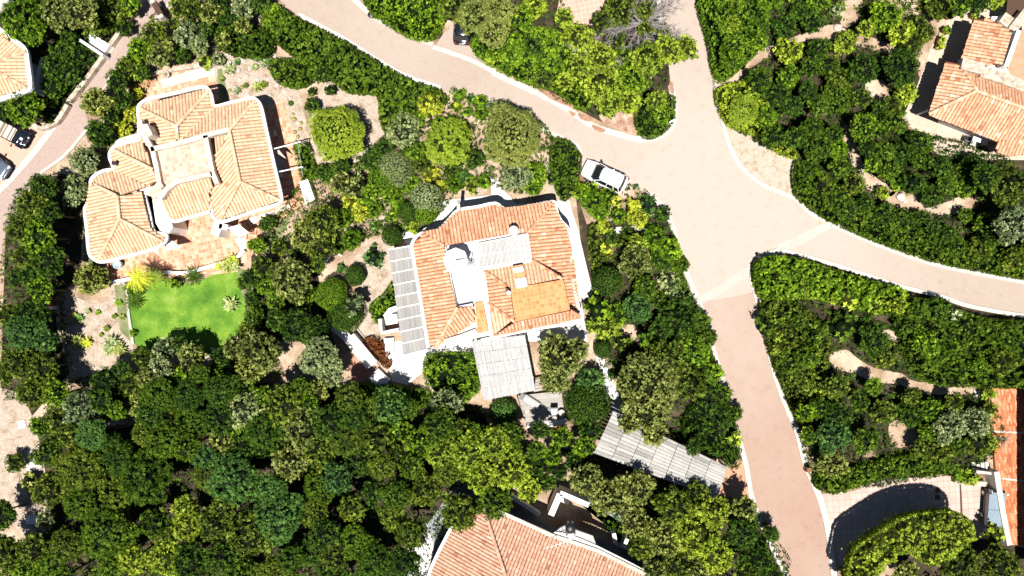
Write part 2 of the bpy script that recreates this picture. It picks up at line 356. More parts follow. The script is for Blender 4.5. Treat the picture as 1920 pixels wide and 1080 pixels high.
kerb('kerb', [(1090,300),(1080,272),(1035,250),(970,222),(905,196),(880,186)], .35)
kerb('kerb', [(625,-40),(700,31),(760,62),(812,84)], .45)
kerb('kerb', [(925,138),(1000,172),(1060,203),(1110,236),(1160,252),(1200,262),(1236,256),(1258,238),(1264,210),(1258,160)], .55)
kerb('gutter', [(812,88),(880,112),(928,136)], .4, .03)
kerb('kerb', [(1250,100),(1240,50),(1228,-60)], .4)
kerb('kerb', [(1312,-60),(1322,50),(1334,110),(1341,165),(1345,200),(1357,240)], .32)
kerb('kerb', [(1357,240),(1375,290),(1402,326),(1440,352),(1490,372),(1520,400),(1560,420)], .35, .03)
kerb('kerb', [(1560,420),(1640,456),(1740,491),(1830,511),(1990,540)], .5)
kerb('kerb', [(1990,603),(1830,577),(1760,555),(1700,540),(1620,515),(1560,495),(1500,478),(1465,469)], .38)
kerb('kerb', [(1460,470),(1434,480),(1416,498),(1410,520),(1420,560),(1428,600),(1450,690),(1470,750),(1495,812),(1510,870),(1535,930),(1553,1000),(1570,1140)], .55)
kerb('kerb', [(1212,360),(1243,388),(1262,430),(1272,480),(1290,520),(1310,568),(1335,650),(1352,705),(1368,765),(1396,862),(1410,935),(1440,1010),(1475,1080)], .45)
kerb('gutter', [(268,-2),(235,52),(190,112),(130,190),(100,238),(60,290),(0,356),(-60,400)], .55, .03)
kerb('kerb', [(322,0),(292,42),(244,98),(205,150)], .25)
kerb('kerb', [(166,240),(122,292),(70,332),(48,380),(12,430)], .25)
struct(sheet('path_orange', [(1362,880),(1392,862),(1412,935),(1392,960),(1345,935)], .010, orange_pav))
for pts in ([(1010,165),(1040,176),(1075,196),(1068,200),(1030,184)], [(1085,212),(1110,222),(1104,228),(1088,222)], [(1112,234),(1135,243),(1128,248),(1112,241)], [(1255,155),(1262,156),(1264,175),(1256,172)], [(1066,208),(1080,212),(1074,218)]):
    struct(sheet('ground_stain', pts, .132, noisy('rust_soil', [(.3,(.28,.13,.08)),(.7,(.42,.25,.18))], 4, 20), 3))
# garden paving and soil areas
struct(sheet('path_pale', [(108,548),(150,560),(180,570),(205,560),(212,530),(225,528),(222,560),(200,580),(160,592),(120,578),(105,585)], .010, sand, 3))
struct(sheet('garden_soil', [(108,582),(150,590),(205,582),(240,560),(250,640),(240,690),(190,712),(150,700),(120,660)], .008, sand, 3))
struct(sheet('garden_soil', [(290,150),(330,125),(420,95),(490,95),(540,150),(565,180),(585,300),(590,372),(555,378),(500,220),(400,185)], .006, sand, 2))
struct(sheet('garden_soil', [(620,150),(690,165),(745,210),(735,260),(690,300),(600,300),(575,250),(600,170)], .007, sand, 3))
struct(sheet('garden_soil', [(655,505),(700,450),(740,460),(740,560),(712,600),(705,690),(640,620),(690,560)], .007, sand, 3))
struct(sheet('garden_soil', [(-40,740),(30,735),(60,780),(80,860),(95,980),(50,1010),(10,960),(-40,880)], .007, sand, 3))
struct(sheet('lawn', [(233,534),(262,528),(300,520),(355,532),(400,515),(438,508),(452,525),(463,558),(466,592),(456,618),(430,646),(402,668),(374,656),(345,651),(300,657),(266,655),(250,640),(245,605),(243,575),(238,552)], .014, grassm, 3))
struct(sheet('dry_lawn', [(470,425),(500,412),(545,400),(530,440),(510,470),(470,475),(458,450)], .012, drygrass, 3))
struct(sheet('dry_lawn', [(408,130),(416,128),(428,185),(420,190),(410,182)], .02, drygrass))
struct(sheet('dry_lawn', [(446,505),(460,512),(478,560),(480,612),(446,648),(450,625),(462,598),(456,560),(448,530)], .017, drygrass, 3))
struct(sheet('dry_lawn', [(214,535),(232,532),(244,640),(225,620)], .018, drygrass))
struct(sheet('dry_lawn', [(153,405),(166,410),(180,485),(176,500),(158,490)], .02, drygrass))
struct(sheet('terrace_paving', [(250,150),(300,128),(400,116),(410,182),(398,210),(500,196),(535,190),(560,300),(592,372),(540,400),(480,470),(455,500),(440,510),(360,520),(206,528),(195,490),(280,350),(262,232)], .016, terra))
struct(sheet('terrace_paving_pale', [(300,150),(400,120),(404,140),(302,166)], .022, conc))
struct(sheet('white_paving', [(752,438),(792,428),(816,398),(835,376),(921,366),(921,335),(935,335),(940,352),(968,382),(1066,375),(1084,433),(1112,550),(1090,565),(1102,640),(980,640),(900,640),(890,668),(800,690),(765,722),(735,715),(722,640),(760,640),(768,470)], .016, whitepave))
struct(sheet('garden_path', [(1118,670),(1132,672),(1160,740),(1170,780),(1150,800),(1140,760)], .016, whitepave, 2))
struct(sheet('garden_path', [(1130,428),(1180,424),(1235,426),(1238,434),(1180,436),(1130,440)], .014, conc))
struct(sheet('garden_path', [(905,275),(925,330),(921,345),(900,370),(880,372),(905,330)], .011, sand, 2))
struct(sheet('garden_path', [(1020,300),(1040,320),(1046,366),(1034,366),(1025,330)], .011, sand, 2))
struct(sheet('red_patio', [(655,672),(668,668),(700,705),(690,716),(658,715)], .012, redpav))
struct(sheet('top_patio', [(1052,-20),(1140,-20),(1120,48),(1041,40)], .012, patio_grid))
struct(sheet('terrace_brick', [(1843,728),(1912,726),(1925,760),(1960,1030),(1890,1020),(1868,890),(1860,800)], .3, terra_deep, thick=.32))
for a, b in (((1862,809),(1925,812)), ((1879,897),(1925,903))):
    mm = MB(); mm.sweep(wxy([a, b], .3), .16, .28, .315); struct(mm.build('terrace_joint', conc))
struct(sheet('court_paving', [(1690,225),(1720,160),(1745,90),(1775,40),(1810,10),(1895,-10),(1960,0),(1960,300),(1850,300),(1760,290),(1710,240)], .010, tiles('beige_pavers', (.4,.4), [(0,(.46,.37,.28)),(1,(.55,.46,.36))], -20, (.4,.32,.25), .03)))
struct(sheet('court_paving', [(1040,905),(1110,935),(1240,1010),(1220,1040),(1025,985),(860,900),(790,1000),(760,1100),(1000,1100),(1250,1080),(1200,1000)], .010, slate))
struct(sheet('court_paving', [(760,1010),(800,980),(815,1030),(790,1100),(745,1100)], .016, whitepave))
struct(sheet('garden_path', [(1352,158),(1372,150),(1385,120),(1420,95),(1470,78),(1520,60),(1560,52),(1600,62),(1640,78),(1675,95),(1672,104),(1630,90),(1570,72),(1520,78),(1440,105),(1400,125),(1388,160),(1352,168)], .012, conc, 2))
struct(sheet('garden_path', [(1585,240),(1600,250),(1615,300),(1650,340),(1690,370),(1720,395),(1800,370),(1830,375),(1810,400),(1700,398),(1640,365),(1600,320)], .011, sand, 2))
struct(sheet('leaf_litter_ground', [(1130,205),(1205,210),(1202,248),(1165,244),(1130,230)], .013, noisy('rusty_ground', [(.35,(.25,.12,.07)),(.65,(.55,.42,.32))], 1.2, 12, fa=.7), 3))
# floor under the woods: fallen leaves, darkened to carry the shade between crowns
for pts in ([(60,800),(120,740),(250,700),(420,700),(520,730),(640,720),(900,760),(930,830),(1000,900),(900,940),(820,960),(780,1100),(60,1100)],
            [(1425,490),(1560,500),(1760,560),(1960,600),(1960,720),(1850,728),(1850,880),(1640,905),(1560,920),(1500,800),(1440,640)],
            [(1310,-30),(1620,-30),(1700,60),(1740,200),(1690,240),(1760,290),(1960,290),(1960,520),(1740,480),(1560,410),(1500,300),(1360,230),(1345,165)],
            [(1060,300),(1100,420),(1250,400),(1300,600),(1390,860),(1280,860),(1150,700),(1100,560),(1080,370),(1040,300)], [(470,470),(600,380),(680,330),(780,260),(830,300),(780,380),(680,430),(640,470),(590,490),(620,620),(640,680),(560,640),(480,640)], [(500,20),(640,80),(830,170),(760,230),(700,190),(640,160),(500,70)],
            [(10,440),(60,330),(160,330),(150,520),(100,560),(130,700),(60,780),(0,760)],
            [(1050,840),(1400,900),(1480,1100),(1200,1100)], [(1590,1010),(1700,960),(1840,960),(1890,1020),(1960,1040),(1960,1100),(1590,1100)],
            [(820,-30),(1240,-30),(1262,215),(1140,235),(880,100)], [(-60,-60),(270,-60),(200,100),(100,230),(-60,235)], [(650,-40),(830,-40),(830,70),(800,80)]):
    struct(sheet('woodland_floor', pts, .002, litter_shade, 0))

# bare ground seen between the bushes
BARE = [[(1340,148),(1375,140),(1395,122),(1420,98),(1470,78),(1520,56),(1560,46),(1600,56),(1640,72),(1690,92),(1680,108),(1630,92),(1570,76),(1520,80),(1450,104),(1405,130),(1392,158),(1345,166)],
 [(1585,-10),(1612,-10),(1618,20),(1600,45),(1580,52),(1575,25)], [(1700,-10),(1745,-10),(1752,25),(1728,45),(1722,75),(1702,70),(1712,35)],
 [(1625,155),(1655,150),(1668,175),(1665,195),(1640,185),(1622,172)], [(1580,225),(1592,240),(1605,280),(1625,315),(1655,342),(1680,350),(1672,368),(1640,362),(1608,325),(1590,285),(1578,250)],
 [(1655,372),(1690,352),(1725,365),(1735,395),(1770,385),(1800,368),(1835,378),(1820,396),(1770,402),(1700,396),(1665,390)],
 [(1650,622),(1678,618),(1695,632),(1688,642),(1665,635)], [(1552,668),(1585,655),(1608,672),(1640,690),(1690,700),(1720,716),(1840,722),(1842,738),(1720,738),(1690,722),(1640,716),(1600,700),(1560,690)],
 [(1668,795),(1692,788),(1720,805),(1715,832),(1680,840),(1668,822)], [(1620,845),(1640,848),(1638,865),(1620,862)],
 [(1640,1050),(1665,1045),(1690,1055),(1700,1085),(1640,1090)], [(500,700),(535,690),(545,712),(520,735),(500,760),(496,730)],
 [(1160,615),(1185,608),(1205,625),(1195,640),(1168,632)], [(1075,690),(1100,670),(1122,668),(1140,720),(1152,760),(1138,760),(1120,710)], [(1385,108),(1400,105),(1398,125),(1388,130)],
 [(205,790),(240,775),(262,785),(240,800),(210,802)]]
for pl in BARE: struct(sheet('bare_ground', pl, .0125, soil, 3))
for pl in ([(470,380),(600,340),(700,270),(900,300),(950,350),(900,372),(815,390),(740,440),(740,560),(712,600),(650,620),(600,500),(480,480)],): struct(sheet('garden_soil', pl, .0045, soil, 3))
# ------------------------------------------------------------------ foliage
def quads(P, Nn, L, Wd, rs, tint, fold=0.0):
    n = len(P); t = rs.normal(size=(n, 3)); u = t - (t*Nn).sum(1)[:, None]*Nn
    u /= np.linalg.norm(u, axis=1)[:, None]+1e-9; v = np.cross(Nn, u)
    L = L[:, None]; Wd = Wd[:, None]
    V = np.empty((n, 4, 3)); V[:, 0] = P-u*L/2; V[:, 1] = P+v*Wd/2+u*L*.08; V[:, 2] = P+u*L/2; V[:, 3] = P-v*Wd/2+u*L*.08
    return V.reshape(-1, 3), tint
def leafmesh(name, V, T, extra=None):
    n = len(T); ev, ef, et = extra if extra else (np.zeros((0,3)), [], [])
    me = bpy.data.meshes.new(name); nv = len(V)+len(ev); nl = 4*n + sum(len(f) for f in ef)
    me.vertices.add(nv); me.vertices.foreach_set('co', np.concatenate([V, ev]).astype(np.float32).ravel())
    me.loops.add(nl); li = np.arange(4*n, dtype=np.int32)
    if ef: li = np.concatenate([li, np.array([i+len(V) for f in ef for i in f], dtype=np.int32)])
    me.loops.foreach_set('vertex_index', li)
    me.polygons.add(n+len(ef)); ls = np.arange(n, dtype=np.int32)*4
    if ef: ls = np.concatenate([ls, 4*n+np.cumsum([0]+[len(f) for f in ef[:-1]]).astype(np.int32)])
    me.polygons.foreach_set('loop_start', ls)
    a = me.attributes.new('tint', 'FLOAT', 'FACE'); a.data.foreach_set('value', np.concatenate([T, np.array(et)]).astype(np.float32))
    me.update(calc_edges=True); me.validate(); return me
def unit(n, rs):
    d_ = rs.normal(size=(n, 3)); return d_/np.linalg.norm(d_, axis=1)[:, None]
def shade_core(lobes, sc, rs, flat):
    """near-black rough lumps inside a crown: the shade of its gaps as colour"""
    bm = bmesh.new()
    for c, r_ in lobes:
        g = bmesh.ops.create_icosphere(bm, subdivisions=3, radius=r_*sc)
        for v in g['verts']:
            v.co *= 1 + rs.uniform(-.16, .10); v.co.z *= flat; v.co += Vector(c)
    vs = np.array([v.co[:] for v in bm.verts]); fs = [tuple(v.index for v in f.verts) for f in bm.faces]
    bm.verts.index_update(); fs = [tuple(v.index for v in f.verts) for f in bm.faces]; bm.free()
    return vs, fs, [.0]*len(fs)  # lowest tint: near black, standing for shade between leaf clumps
def crown_mesh(name, seed, kind, rad):
    """unit-radius crown (true size rad gives leaf size). kinds: tuft, pine, dense, ball, loose"""
    rs = np.random.RandomState(seed)
    flat = {'tuft': .62, 'pine': .45, 'dense': .7, 'ball': .95, 'loose': .7, 'fine': .55}[kind]
    lobes = []
    if kind == 'ball': lobes = [((0, 0, 0), .97)]
    else:
        k = {'tuft': 8, 'pine': 13, 'dense': 7, 'loose': 7, 'fine': 10}[kind]
        lobes.append(((0, 0, .05), {'tuft': .72, 'pine': .70, 'dense': .78, 'loose': .66, 'fine': .74}[kind]))
        for i in range(k):
            a = 2*math.pi*(i+rs.uniform(-.35, .35))/k; r0 = rs.uniform(.45, .68)
            lobes.append(((r0*math.cos(a), r0*math.sin(a), rs.uniform(-.22, .02)), rs.uniform(.26, .40)))
    ls = {'tuft': .145, 'pine': .12, 'dense': .135, 'ball': .11, 'loose': .24, 'fine': .12}[kind]/rad     # leaf length
    cs = {'tuft': .145, 'pine': .14, 'dense': .14, 'ball': .0, 'loose': .22, 'fine': .13}[kind]/rad       # clump radius
    Pp = []; Nn = []; tt = []
    area = sum(4*r_*r_ for c, r_ in lobes)*.75*math.pi*.55
    if kind == 'ball':
        n = int(3.2*2*math.pi*.95/(ls*ls*.5)); n = min(n, 9000)
        d_ = unit(n, rs); d_ = d_[d_[:, 2] > -.55]; n = len(d_)
        lump = 1+.03*np.sin(d_[:,0]*7+seed)+.03*np.sin(d_[:,1]*8)
        P = d_*(lump*rs.uniform(.86, 1.0, n))[:, None]; P[:, 2] *= flat
        Nf = d_+unit(n, rs)*.75; Nf /= np.linalg.norm(Nf, axis=1)[:, None]
        Pp.append(P); Nn.append(Nf); tt.append(np.clip(rs.normal(.5, .22, n), 0, 1))
    else:
        ncl = int(area/(cs*cs*math.pi)*{'tuft': 1.2, 'pine': 2.1, 'dense': 1.6, 'loose': 1.0, 'fine': 1.7}[kind]); ncl = max(30, min(ncl, 7000))
        w = np.array([r_*r_ for c, r_ in lobes]); w /= w.sum(); idx = rs.choice(len(lobes), ncl, p=w)
        lc = np.array([c for c, r_ in lobes])[idx]; lr = np.array([r_ for c, r_ in lobes])[idx]
        d_ = unit(ncl, rs); d_[:, 2] = np.abs(d_[:, 2])*np.where(rs.rand(ncl) < .2, -.4, 1); 
        P = lc+d_*(lr*(rs.uniform(.74, 1.16, ncl) if kind not in ('pine', 'fine') else rs.uniform(.86, 1.08, ncl)))[:, None]*np.array([1, 1, flat])
        keep = np.ones(ncl, bool)
        for c, r_ in lobes:
            q = (P-np.array(c))/np.array([1, 1, flat]); keep &= np.linalg.norm(q, axis=1) > r_*.74
        P = P[keep]; d_ = d_[keep]; ncl = len(P)
        per = {'tuft': 11, 'pine': 14, 'dense': 12, 'loose': 10, 'fine': 12}[kind]
        ct = rs.normal(.5, .12 if kind in ('pine', 'fine') else .22, ncl)
        g = rs.normal(size=(ncl, per, 3)); g /= np.linalg.norm(g, axis=2)[:, :, None]; g *= (rs.rand(ncl, per, 1)**.5)
        g[:, :, 2] *= .55
        Q = P[:, None, :]+g*cs*rs.uniform(.7, 1.3, (ncl, 1, 1))
        cn = rs.normal(size=(ncl, 1, 3))*{'pine': .3, 'fine': .4}.get(kind, .55)
        Nf = (g*.35+d_[:, None, :]*.6+np.array([0, 0, .35])+cn+rs.normal(size=g.shape)*.3)
        Nf /= np.linalg.norm(Nf, axis=2)[:, :, None]
        T = np.clip(ct[:, None]+rs.normal(0, .14, (ncl, per)), .12, 1)
        Pp.append(Q.reshape(-1, 3)); Nn.append(Nf.reshape(-1, 3)); tt.append(T.ravel())
    P = np.concatenate(Pp); Nf = np.concatenate(Nn); T = np.concatenate(tt); n = len(P)
    asp = {'tuft': .55, 'pine': .5, 'dense': .6, 'ball': .6, 'loose': .5, 'fine': .55}[kind]
    L = ls*rs.uniform(.7, 1.35, n); V, T = quads(P, Nf, L, L*asp, rs, T)
    return leafmesh(name, V, T, shade_core([((c[0], c[1], c[2]-.06), r_) for c, r_ in lobes] if kind != 'ball' else lobes, .70 if kind != 'ball' else .84, rs, flat))
FLAT = {'fine': .55, 'tuft': .62, 'pine': .45, 'dense': .7, 'ball': .95, 'loose': .7}
LIB = {}
def get_crown(kind, rad, i):
    cls = .55 if rad < .8 else 1.1 if rad < 1.5 else 2.0 if rad < 2.6 else 3.4
    nv = 3 if kind in ('tuft', 'dense', 'loose') else 2
    k = (kind, cls, i % nv)
    if k not in LIB: LIB[k] = crown_mesh('crown', hash((kind == 'pine', kind == 'ball', len(kind), cls, i % nv)) % 9973, kind, cls)
    return LIB[k]
PLANTS = []      # (object, px, py, adjective key)
KINDNAME = {'fine': 'tree', 'tuft': 'tree', 'pine': 'pine_tree', 'dense': 'shrub', 'ball': 'clipped_bush', 'loose': 'leafy_shrub'}
def limbs(m, base, top, r0, n, spread, rr):
    b = Vector(base); t = Vector(top); mid = b.lerp(t, .55)+Vector((rr.uniform(-.2,.2), rr.uniform(-.2,.2), 0))
    m.tube([b, b.lerp(mid, .5), mid], [r0, r0*.8, r0*.65], 7)
    for i in range(n):
        a = 2*math.pi*i/n+rr.uniform(-.4,.4); e = t+Vector((math.cos(a)*spread, math.sin(a)*spread, rr.uniform(-.1,.4)))
        q = mid.lerp(e, .5)+Vector((0, 0, .15)); m.tube([mid, q, e], [r0*.55, r0*.35, r0*.12], 5)
cnt = [0]
def plant(px, py, rpx, form, col, hz=None, label=None, name=None, cat=None, group=None, sx=1.0, sy=1.0, rz=None):
    """px, py, rpx: crown centre and radius as seen, hz: height of crown top"""
    cnt[0] += 1; i = cnt[0]; rr = random.Random(i*31+5)
    r0 = rpx/20.0; tree = form in ('tuft', 'pine', 'fine') and r0 > 1.25
    flat = FLAT[form]
    if hz is None: hz = {'fine': .9*r0+1.4, 'tuft': 1.0*r0+1.4, 'pine': .6*r0+2.6, 'dense': 1.15*r0+.25, 'ball': 1.75*r0, 'loose': 1.1*r0+.3}[form]
    zc = max(hz-r0*flat, r0*flat*.35)
    k = (H-zc)/H; R_ = r0*k; x, y, _ = W(px, py, zc)
    me = get_crown(form, R_, i)
    nm = name or (KINDNAME[form] if not (form in ('tuft', 'fine') and not tree) else 'shrub')
    def mk(nm2, par):
        o = bpy.data.objects.new(nm2, me); C.objects.link(o)
        if not me.materials: me.materials.append(LM['D'])
        o.material_slots[0].link = 'OBJECT'; o.material_slots[0].material = LM[col] if isinstance(col, str) else col
        o.scale = (R_*sx*rr.uniform(.95,1.06), R_*sy*rr.uniform(.95,1.06), R_*rr.uniform(.9,1.1)); o.rotation_euler = (0, 0, rr.uniform(0, 6.28) if rz is None else rz)
        if par: o.parent = par; o.location = (0, 0, zc)
        else: o.location = (x, y, zc)
        return o
    ct_ = cat or ('tree' if tree else 'shrub')
    if tree:
        t = thing(nm, label, ct_, (x, y, 0), 0, group); mk('crown', t)
        m = MB(); limbs(m, (0, 0, -.05), (0, 0, zc), max(.10, R_*.07), 5, R_*.45, rr); m.build('trunk', bark, t); root = t
    else:
        root = tag(mk(nm, None), label, ct_, group)
    PLANTS.append((root, px, py, rpx, form, col, label)); return root
def inpoly(P, poly):
    x, y = P[:, 0], P[:, 1]; c = np.zeros(len(P), bool); n = len(poly); j = n-1
    for i in range(n):
        xi, yi = poly[i]; xj, yj = poly[j]
        c ^= ((yi > y) != (yj > y)) & (x < (xj-xi)*(y-yi)/((yj-yi) or 1e-9)+xi); j = i
    return c
def edged(P, poly):
    d_ = np.full(len(P), 1e9)
    for i in range(len(poly)):
        a = np.array(poly[i-1]); b = np.array(poly[i]); ab = b-a; t = np.clip(((P-a)@ab)/(ab@ab+1e-9), 0, 1)
        d_ = np.minimum(d_, np.linalg.norm(P-(a+t[:, None]*ab), axis=1))
    return d_
def bank(name, pts, h, mat, label=None, cat=None, kind=None, leaf=.125, lump=.35, clump=.13, per=11, dens=1.3, seed=1, smooth=3, z=None, soft=.5, group=None, side_lo=.0):
    """a hedge, a mass of low shrubs or ground cover filling an outline (pixels seen at its top)"""
    rs = np.random.RandomState(seed); q = crom(pts, smooth) if smooth else pts
    poly = [w[:2] for w in (W(a, b, h*.8) for a, b in q)]
    A = np.array(poly); lo, hi = A.min(0), A.max(0); area = (hi-lo).prod()
    ncl = int(area/(clump*clump*math.pi)*dens*1.15)
    P = rs.uniform(lo, hi, (ncl, 2)); P = P[inpoly(P, poly)]; ed = edged(P, poly)
    def ff(x, y):
        s_ = seed*1.7
        return (np.sin(x*1.9+s_)*np.cos(y*2.3-s_)+.7*np.sin(x*3.7+y*2.9+s_*2)+.5*np.cos(x*5.9-y*6.3))/2.2
    rise = np.clip(ed/soft, 0, 1)**.5
    Z = (h-clump*.6)*(.35+.65*rise)*(1+ff(P[:,0], P[:,1])*lump*.6)+rs.uniform(-.28, .10, len(P))
    if kind == 'stuff':
        pp = np.stack([P[:,0]*20+960, 540-P[:,1]*20], 1); k_ = np.ones(len(P), bool)
        for bp in BARE: k_ &= ~inpoly(pp, bp)
        P = P[k_]; Z = Z[k_]
    n = len(P)
    # side clumps
    per_ = []; tot = 0
    for i in range(len(poly)):
        a = np.array(poly[i-1]); b = np.array(poly[i]); Ln = np.linalg.norm(b-a); k = int(Ln*h/(clump*clump*math.pi)*dens*.7)+1
        t = rs.rand(k, 1); S_ = a+(b-a)*t; zz = rs.uniform(max(.1, h*side_lo), h*.8, k); per_.append(np.concatenate([S_, zz[:, None]], 1))
    SP = np.concatenate(per_); cen = A.mean(0)
    d1 = np.tile(np.array([0, 0, 1.0]), (n, 1)); 
    d2 = np.concatenate([(SP[:, :2]-cen), np.ones((len(SP), 1))*.5], 1); d2 /= np.linalg.norm(d2, axis=1)[:, None]
    PC = np.concatenate([np.concatenate([P, Z[:, None]], 1), SP]); DD = np.concatenate([d1, d2]); nn = len(PC)
    g = rs.normal(size=(nn, per, 3)); g /= np.linalg.norm(g, axis=2)[:, :, None]; g *= rs.rand(nn, per, 1)**.5; g[:, :, 2] *= .6
    Q = PC[:, None, :]+g*clump*rs.uniform(.7, 1.35, (nn, 1, 1))
    Nf = g*.35+DD[:, None, :]*.8+rs.normal(size=(nn, 1, 3))*.55+rs.normal(size=g.shape)*.3; Nf /= np.linalg.norm(Nf, axis=2)[:, :, None]
    ct = rs.normal(.48, .21, nn)+.18*ff(PC[:,0]*.5+3, PC[:,1]*.5)
    T = np.clip(ct[:, None]+rs.normal(0, .14, (nn, per)), .12, 1)
    Q = Q.reshape(-1, 3); Nf = Nf.reshape(-1, 3); T = T.ravel(); L = leaf*rs.uniform(.7, 1.35, len(T))
    V, T = quads(Q, Nf, L, L*.58, rs, T)
    # near-black body inside the hedge: shade of its gaps put into colour
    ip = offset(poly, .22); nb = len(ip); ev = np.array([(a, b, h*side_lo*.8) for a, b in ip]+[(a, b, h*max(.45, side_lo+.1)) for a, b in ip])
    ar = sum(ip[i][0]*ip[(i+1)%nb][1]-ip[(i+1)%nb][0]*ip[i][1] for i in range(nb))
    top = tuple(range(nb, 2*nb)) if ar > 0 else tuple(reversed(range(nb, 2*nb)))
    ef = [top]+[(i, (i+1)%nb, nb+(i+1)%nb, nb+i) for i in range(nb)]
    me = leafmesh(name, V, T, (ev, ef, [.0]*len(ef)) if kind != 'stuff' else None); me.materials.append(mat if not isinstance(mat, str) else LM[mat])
    o = bpy.data.objects.new(name, me); C.objects.link(o); return tag(o, label, cat, group, kind)
# ------------------------------------------------------------------ tiled roofs
def face_plane(face, ze, zr):
    """first two points lie on the eave; third value = share of the rise to the ridge"""
    pts = []; ref = None
    if isinstance(face, dict): ref, face = face['ref'], face['pts']
    for p in face:
        f = p[2] if len(p) > 2 else 0.0; pts.append((Vector(W(p[0], p[1], ze+(zr-ze)*f)), f))
    a, b = (Vector(W(*ref[0], ze)).xy, Vector(W(*ref[1], ze)).xy) if ref else (pts[0][0].xy, pts[1][0].xy); u = (b-a).normalized(); n = Vector((-u.y, u.x))
    s = sum((p.xy-a).dot(n) for p, f in pts)
    if s < 0: n = -n
    num = sum((p.xy-a).dot(n)*f for p, f in pts); den = sum((p.xy-a).dot(n)**2 for p, f in pts if f > 0)
    pitch = (zr-ze)*num/den if den else 0
    out = [(p.x, p.y, ze+pitch*max(0, (p.xy-a).dot(n))) for p, f in pts]
    return out, a, u, n, pitch
def tiled_face(name, face, ze, zr, mat, parent, sp=.30, seed=0, tl=.42):
    pts, a, u, n, pitch = face_plane(face, ze, zr); rr = random.Random(seed*7+3); m = MB()
    xy = [(p[0], p[1]) for p in pts]; m.prism(xy, [p[2]-.22 for p in pts], [p[2] for p in pts], t=0.0)
    UV = [((Vector(p)-a).dot(u), (Vector(p)-a).dot(n)) for p in xy]
    u0 = min(q[0] for q in UV); u1 = max(q[0] for q in UV); k = len(UV)
    nrm = Vector((-n.x*pitch, -n.y*pitch, 1)).normalized()
    def pt(uu, vv, hh):
        q = a+u*uu+n*vv; return (q.x+nrm.x*hh, q.y+nrm.y*hh, ze+pitch*vv+nrm.z*hh)
    w = sp*.44; uu = u0+sp/2
    while uu < u1:
        xs = []
        for i in range(k):
            (x0, y0), (x1, y1) = UV[i], UV[(i+1) % k]
            if (x0 > uu) != (x1 > uu): xs.append(y0+(y1-y0)*(uu-x0)/(x1-x0))
        xs.sort(); rowt = rr.gauss(0, .08)
        for j in range(0, len(xs)-1, 2):
            v0, v1 = xs[j], xs[j+1]; v = v0-rr.uniform(0, .06)
            while v < v1-.04:
                ve = min(v+tl, v1); h0, h1 = .115, .085; jx = rr.uniform(-.012, .012)
                c = []
                for vv, hh, ww in ((v, h0, w*1.06), (ve, h1, w*.9)):
                    for du, dh in ((-1, 0), (-.62, .62), (0, .85), (.62, .62), (1, 0)): c.append(pt(uu+jx+du*ww, vv, .005+dh*hh))
                tt = min(1, max(.15, rr.gauss(.55, .10)+rowt*.6))
                if rr.random() < .035: tt = rr.choice((.15, 1))
                m.add(c, [(0,5,6,1)[::-1],(1,6,7,2)[::-1],(2,7,8,3)[::-1],(3,8,9,4)[::-1],(0,1,2,3,4)[::-1]], tt)
                v += tl
        uu += sp
    o = m.build(name, mat, parent); return pts
def caps(name, a, b, mat, parent, seed=1, r=.15):
    """a row of ridge tiles from a to b (3d)"""
    rr = random.Random(seed); A = Vector(a); B = Vector(b); L = (B-A).length; q = (B-A)/max(L, .01); m = MB()
    sd = q.cross(Vector((0,0,1))).normalized(); up = sd.cross(q).normalized(); n = max(1, int(L/.4)); 
    for i in range(n):
        p0 = A+q*(L*i/n); p1 = A+q*(L*(i+1)/n+.03); c = []
        for p, s_ in ((p0, 1.1), (p1, .95)):
            for k in range(5):
                an = math.pi*k/4; c.append(p+sd*math.cos(an)*r*s_+up*(math.sin(an)*r*.9*s_+.03))
        m.add(c, [(0,1,6,5),(1,2,7,6),(2,3,8,7),(3,4,9,8),(0,1,2,3,4)], min(1, max(0, rr.gauss(.6, .18))))
    return m.build(name, mat, parent)
def PZ(p, ze, zr):
    return W(p[0], p[1], ze+(zr-ze)*(p[2] if len(p) > 2 else 0)+.1)
def gutter(name, pts, z, parent, w=.26, h=.24, mat=None, closed=False, smooth=3):
    q = crom(pts, smooth, closed) if smooth else pts; m = MB(); m.sweep(wxy(q, z), w, z-h+.06, z+.06, closed); return m.build(name, mat or white, parent)
def walls(name, outline, z1, parent, inset=.9, mat=None, z0=-.05):
    p = offset(wxy(outline, z1), inset); m = MB(); m.prism(p, z0, z1-.25); m.build(name, mat or white, parent); return p
def opening(name, a, b, t, w, zb, zt, parent, mat, frame=True):
    """a window or door on the wall from a to b, at share t of its length"""
    A = Vector(a[:2]); B = Vector(b[:2]); u = (B-A).normalized(); c = A+(B-A)*t; rz = math.atan2(u.y, u.x)
    m = MB(); m.box((c.x, c.y, (zb+zt)/2), (w, .12, zt-zb), rz); o = m.build(name, mat, parent)
    if frame:
        f = MB()
        for s_ in (-1, 1): f.box((c.x+u.x*s_*(w/2+.04), c.y+u.y*s_*(w/2+.04), (zb+zt)/2), (.08, .18, zt-zb+.08), rz)
        f.box((c.x, c.y, zt+.045), (w+.16, .18, .09), rz); f.build('frame', white, o)
    return o
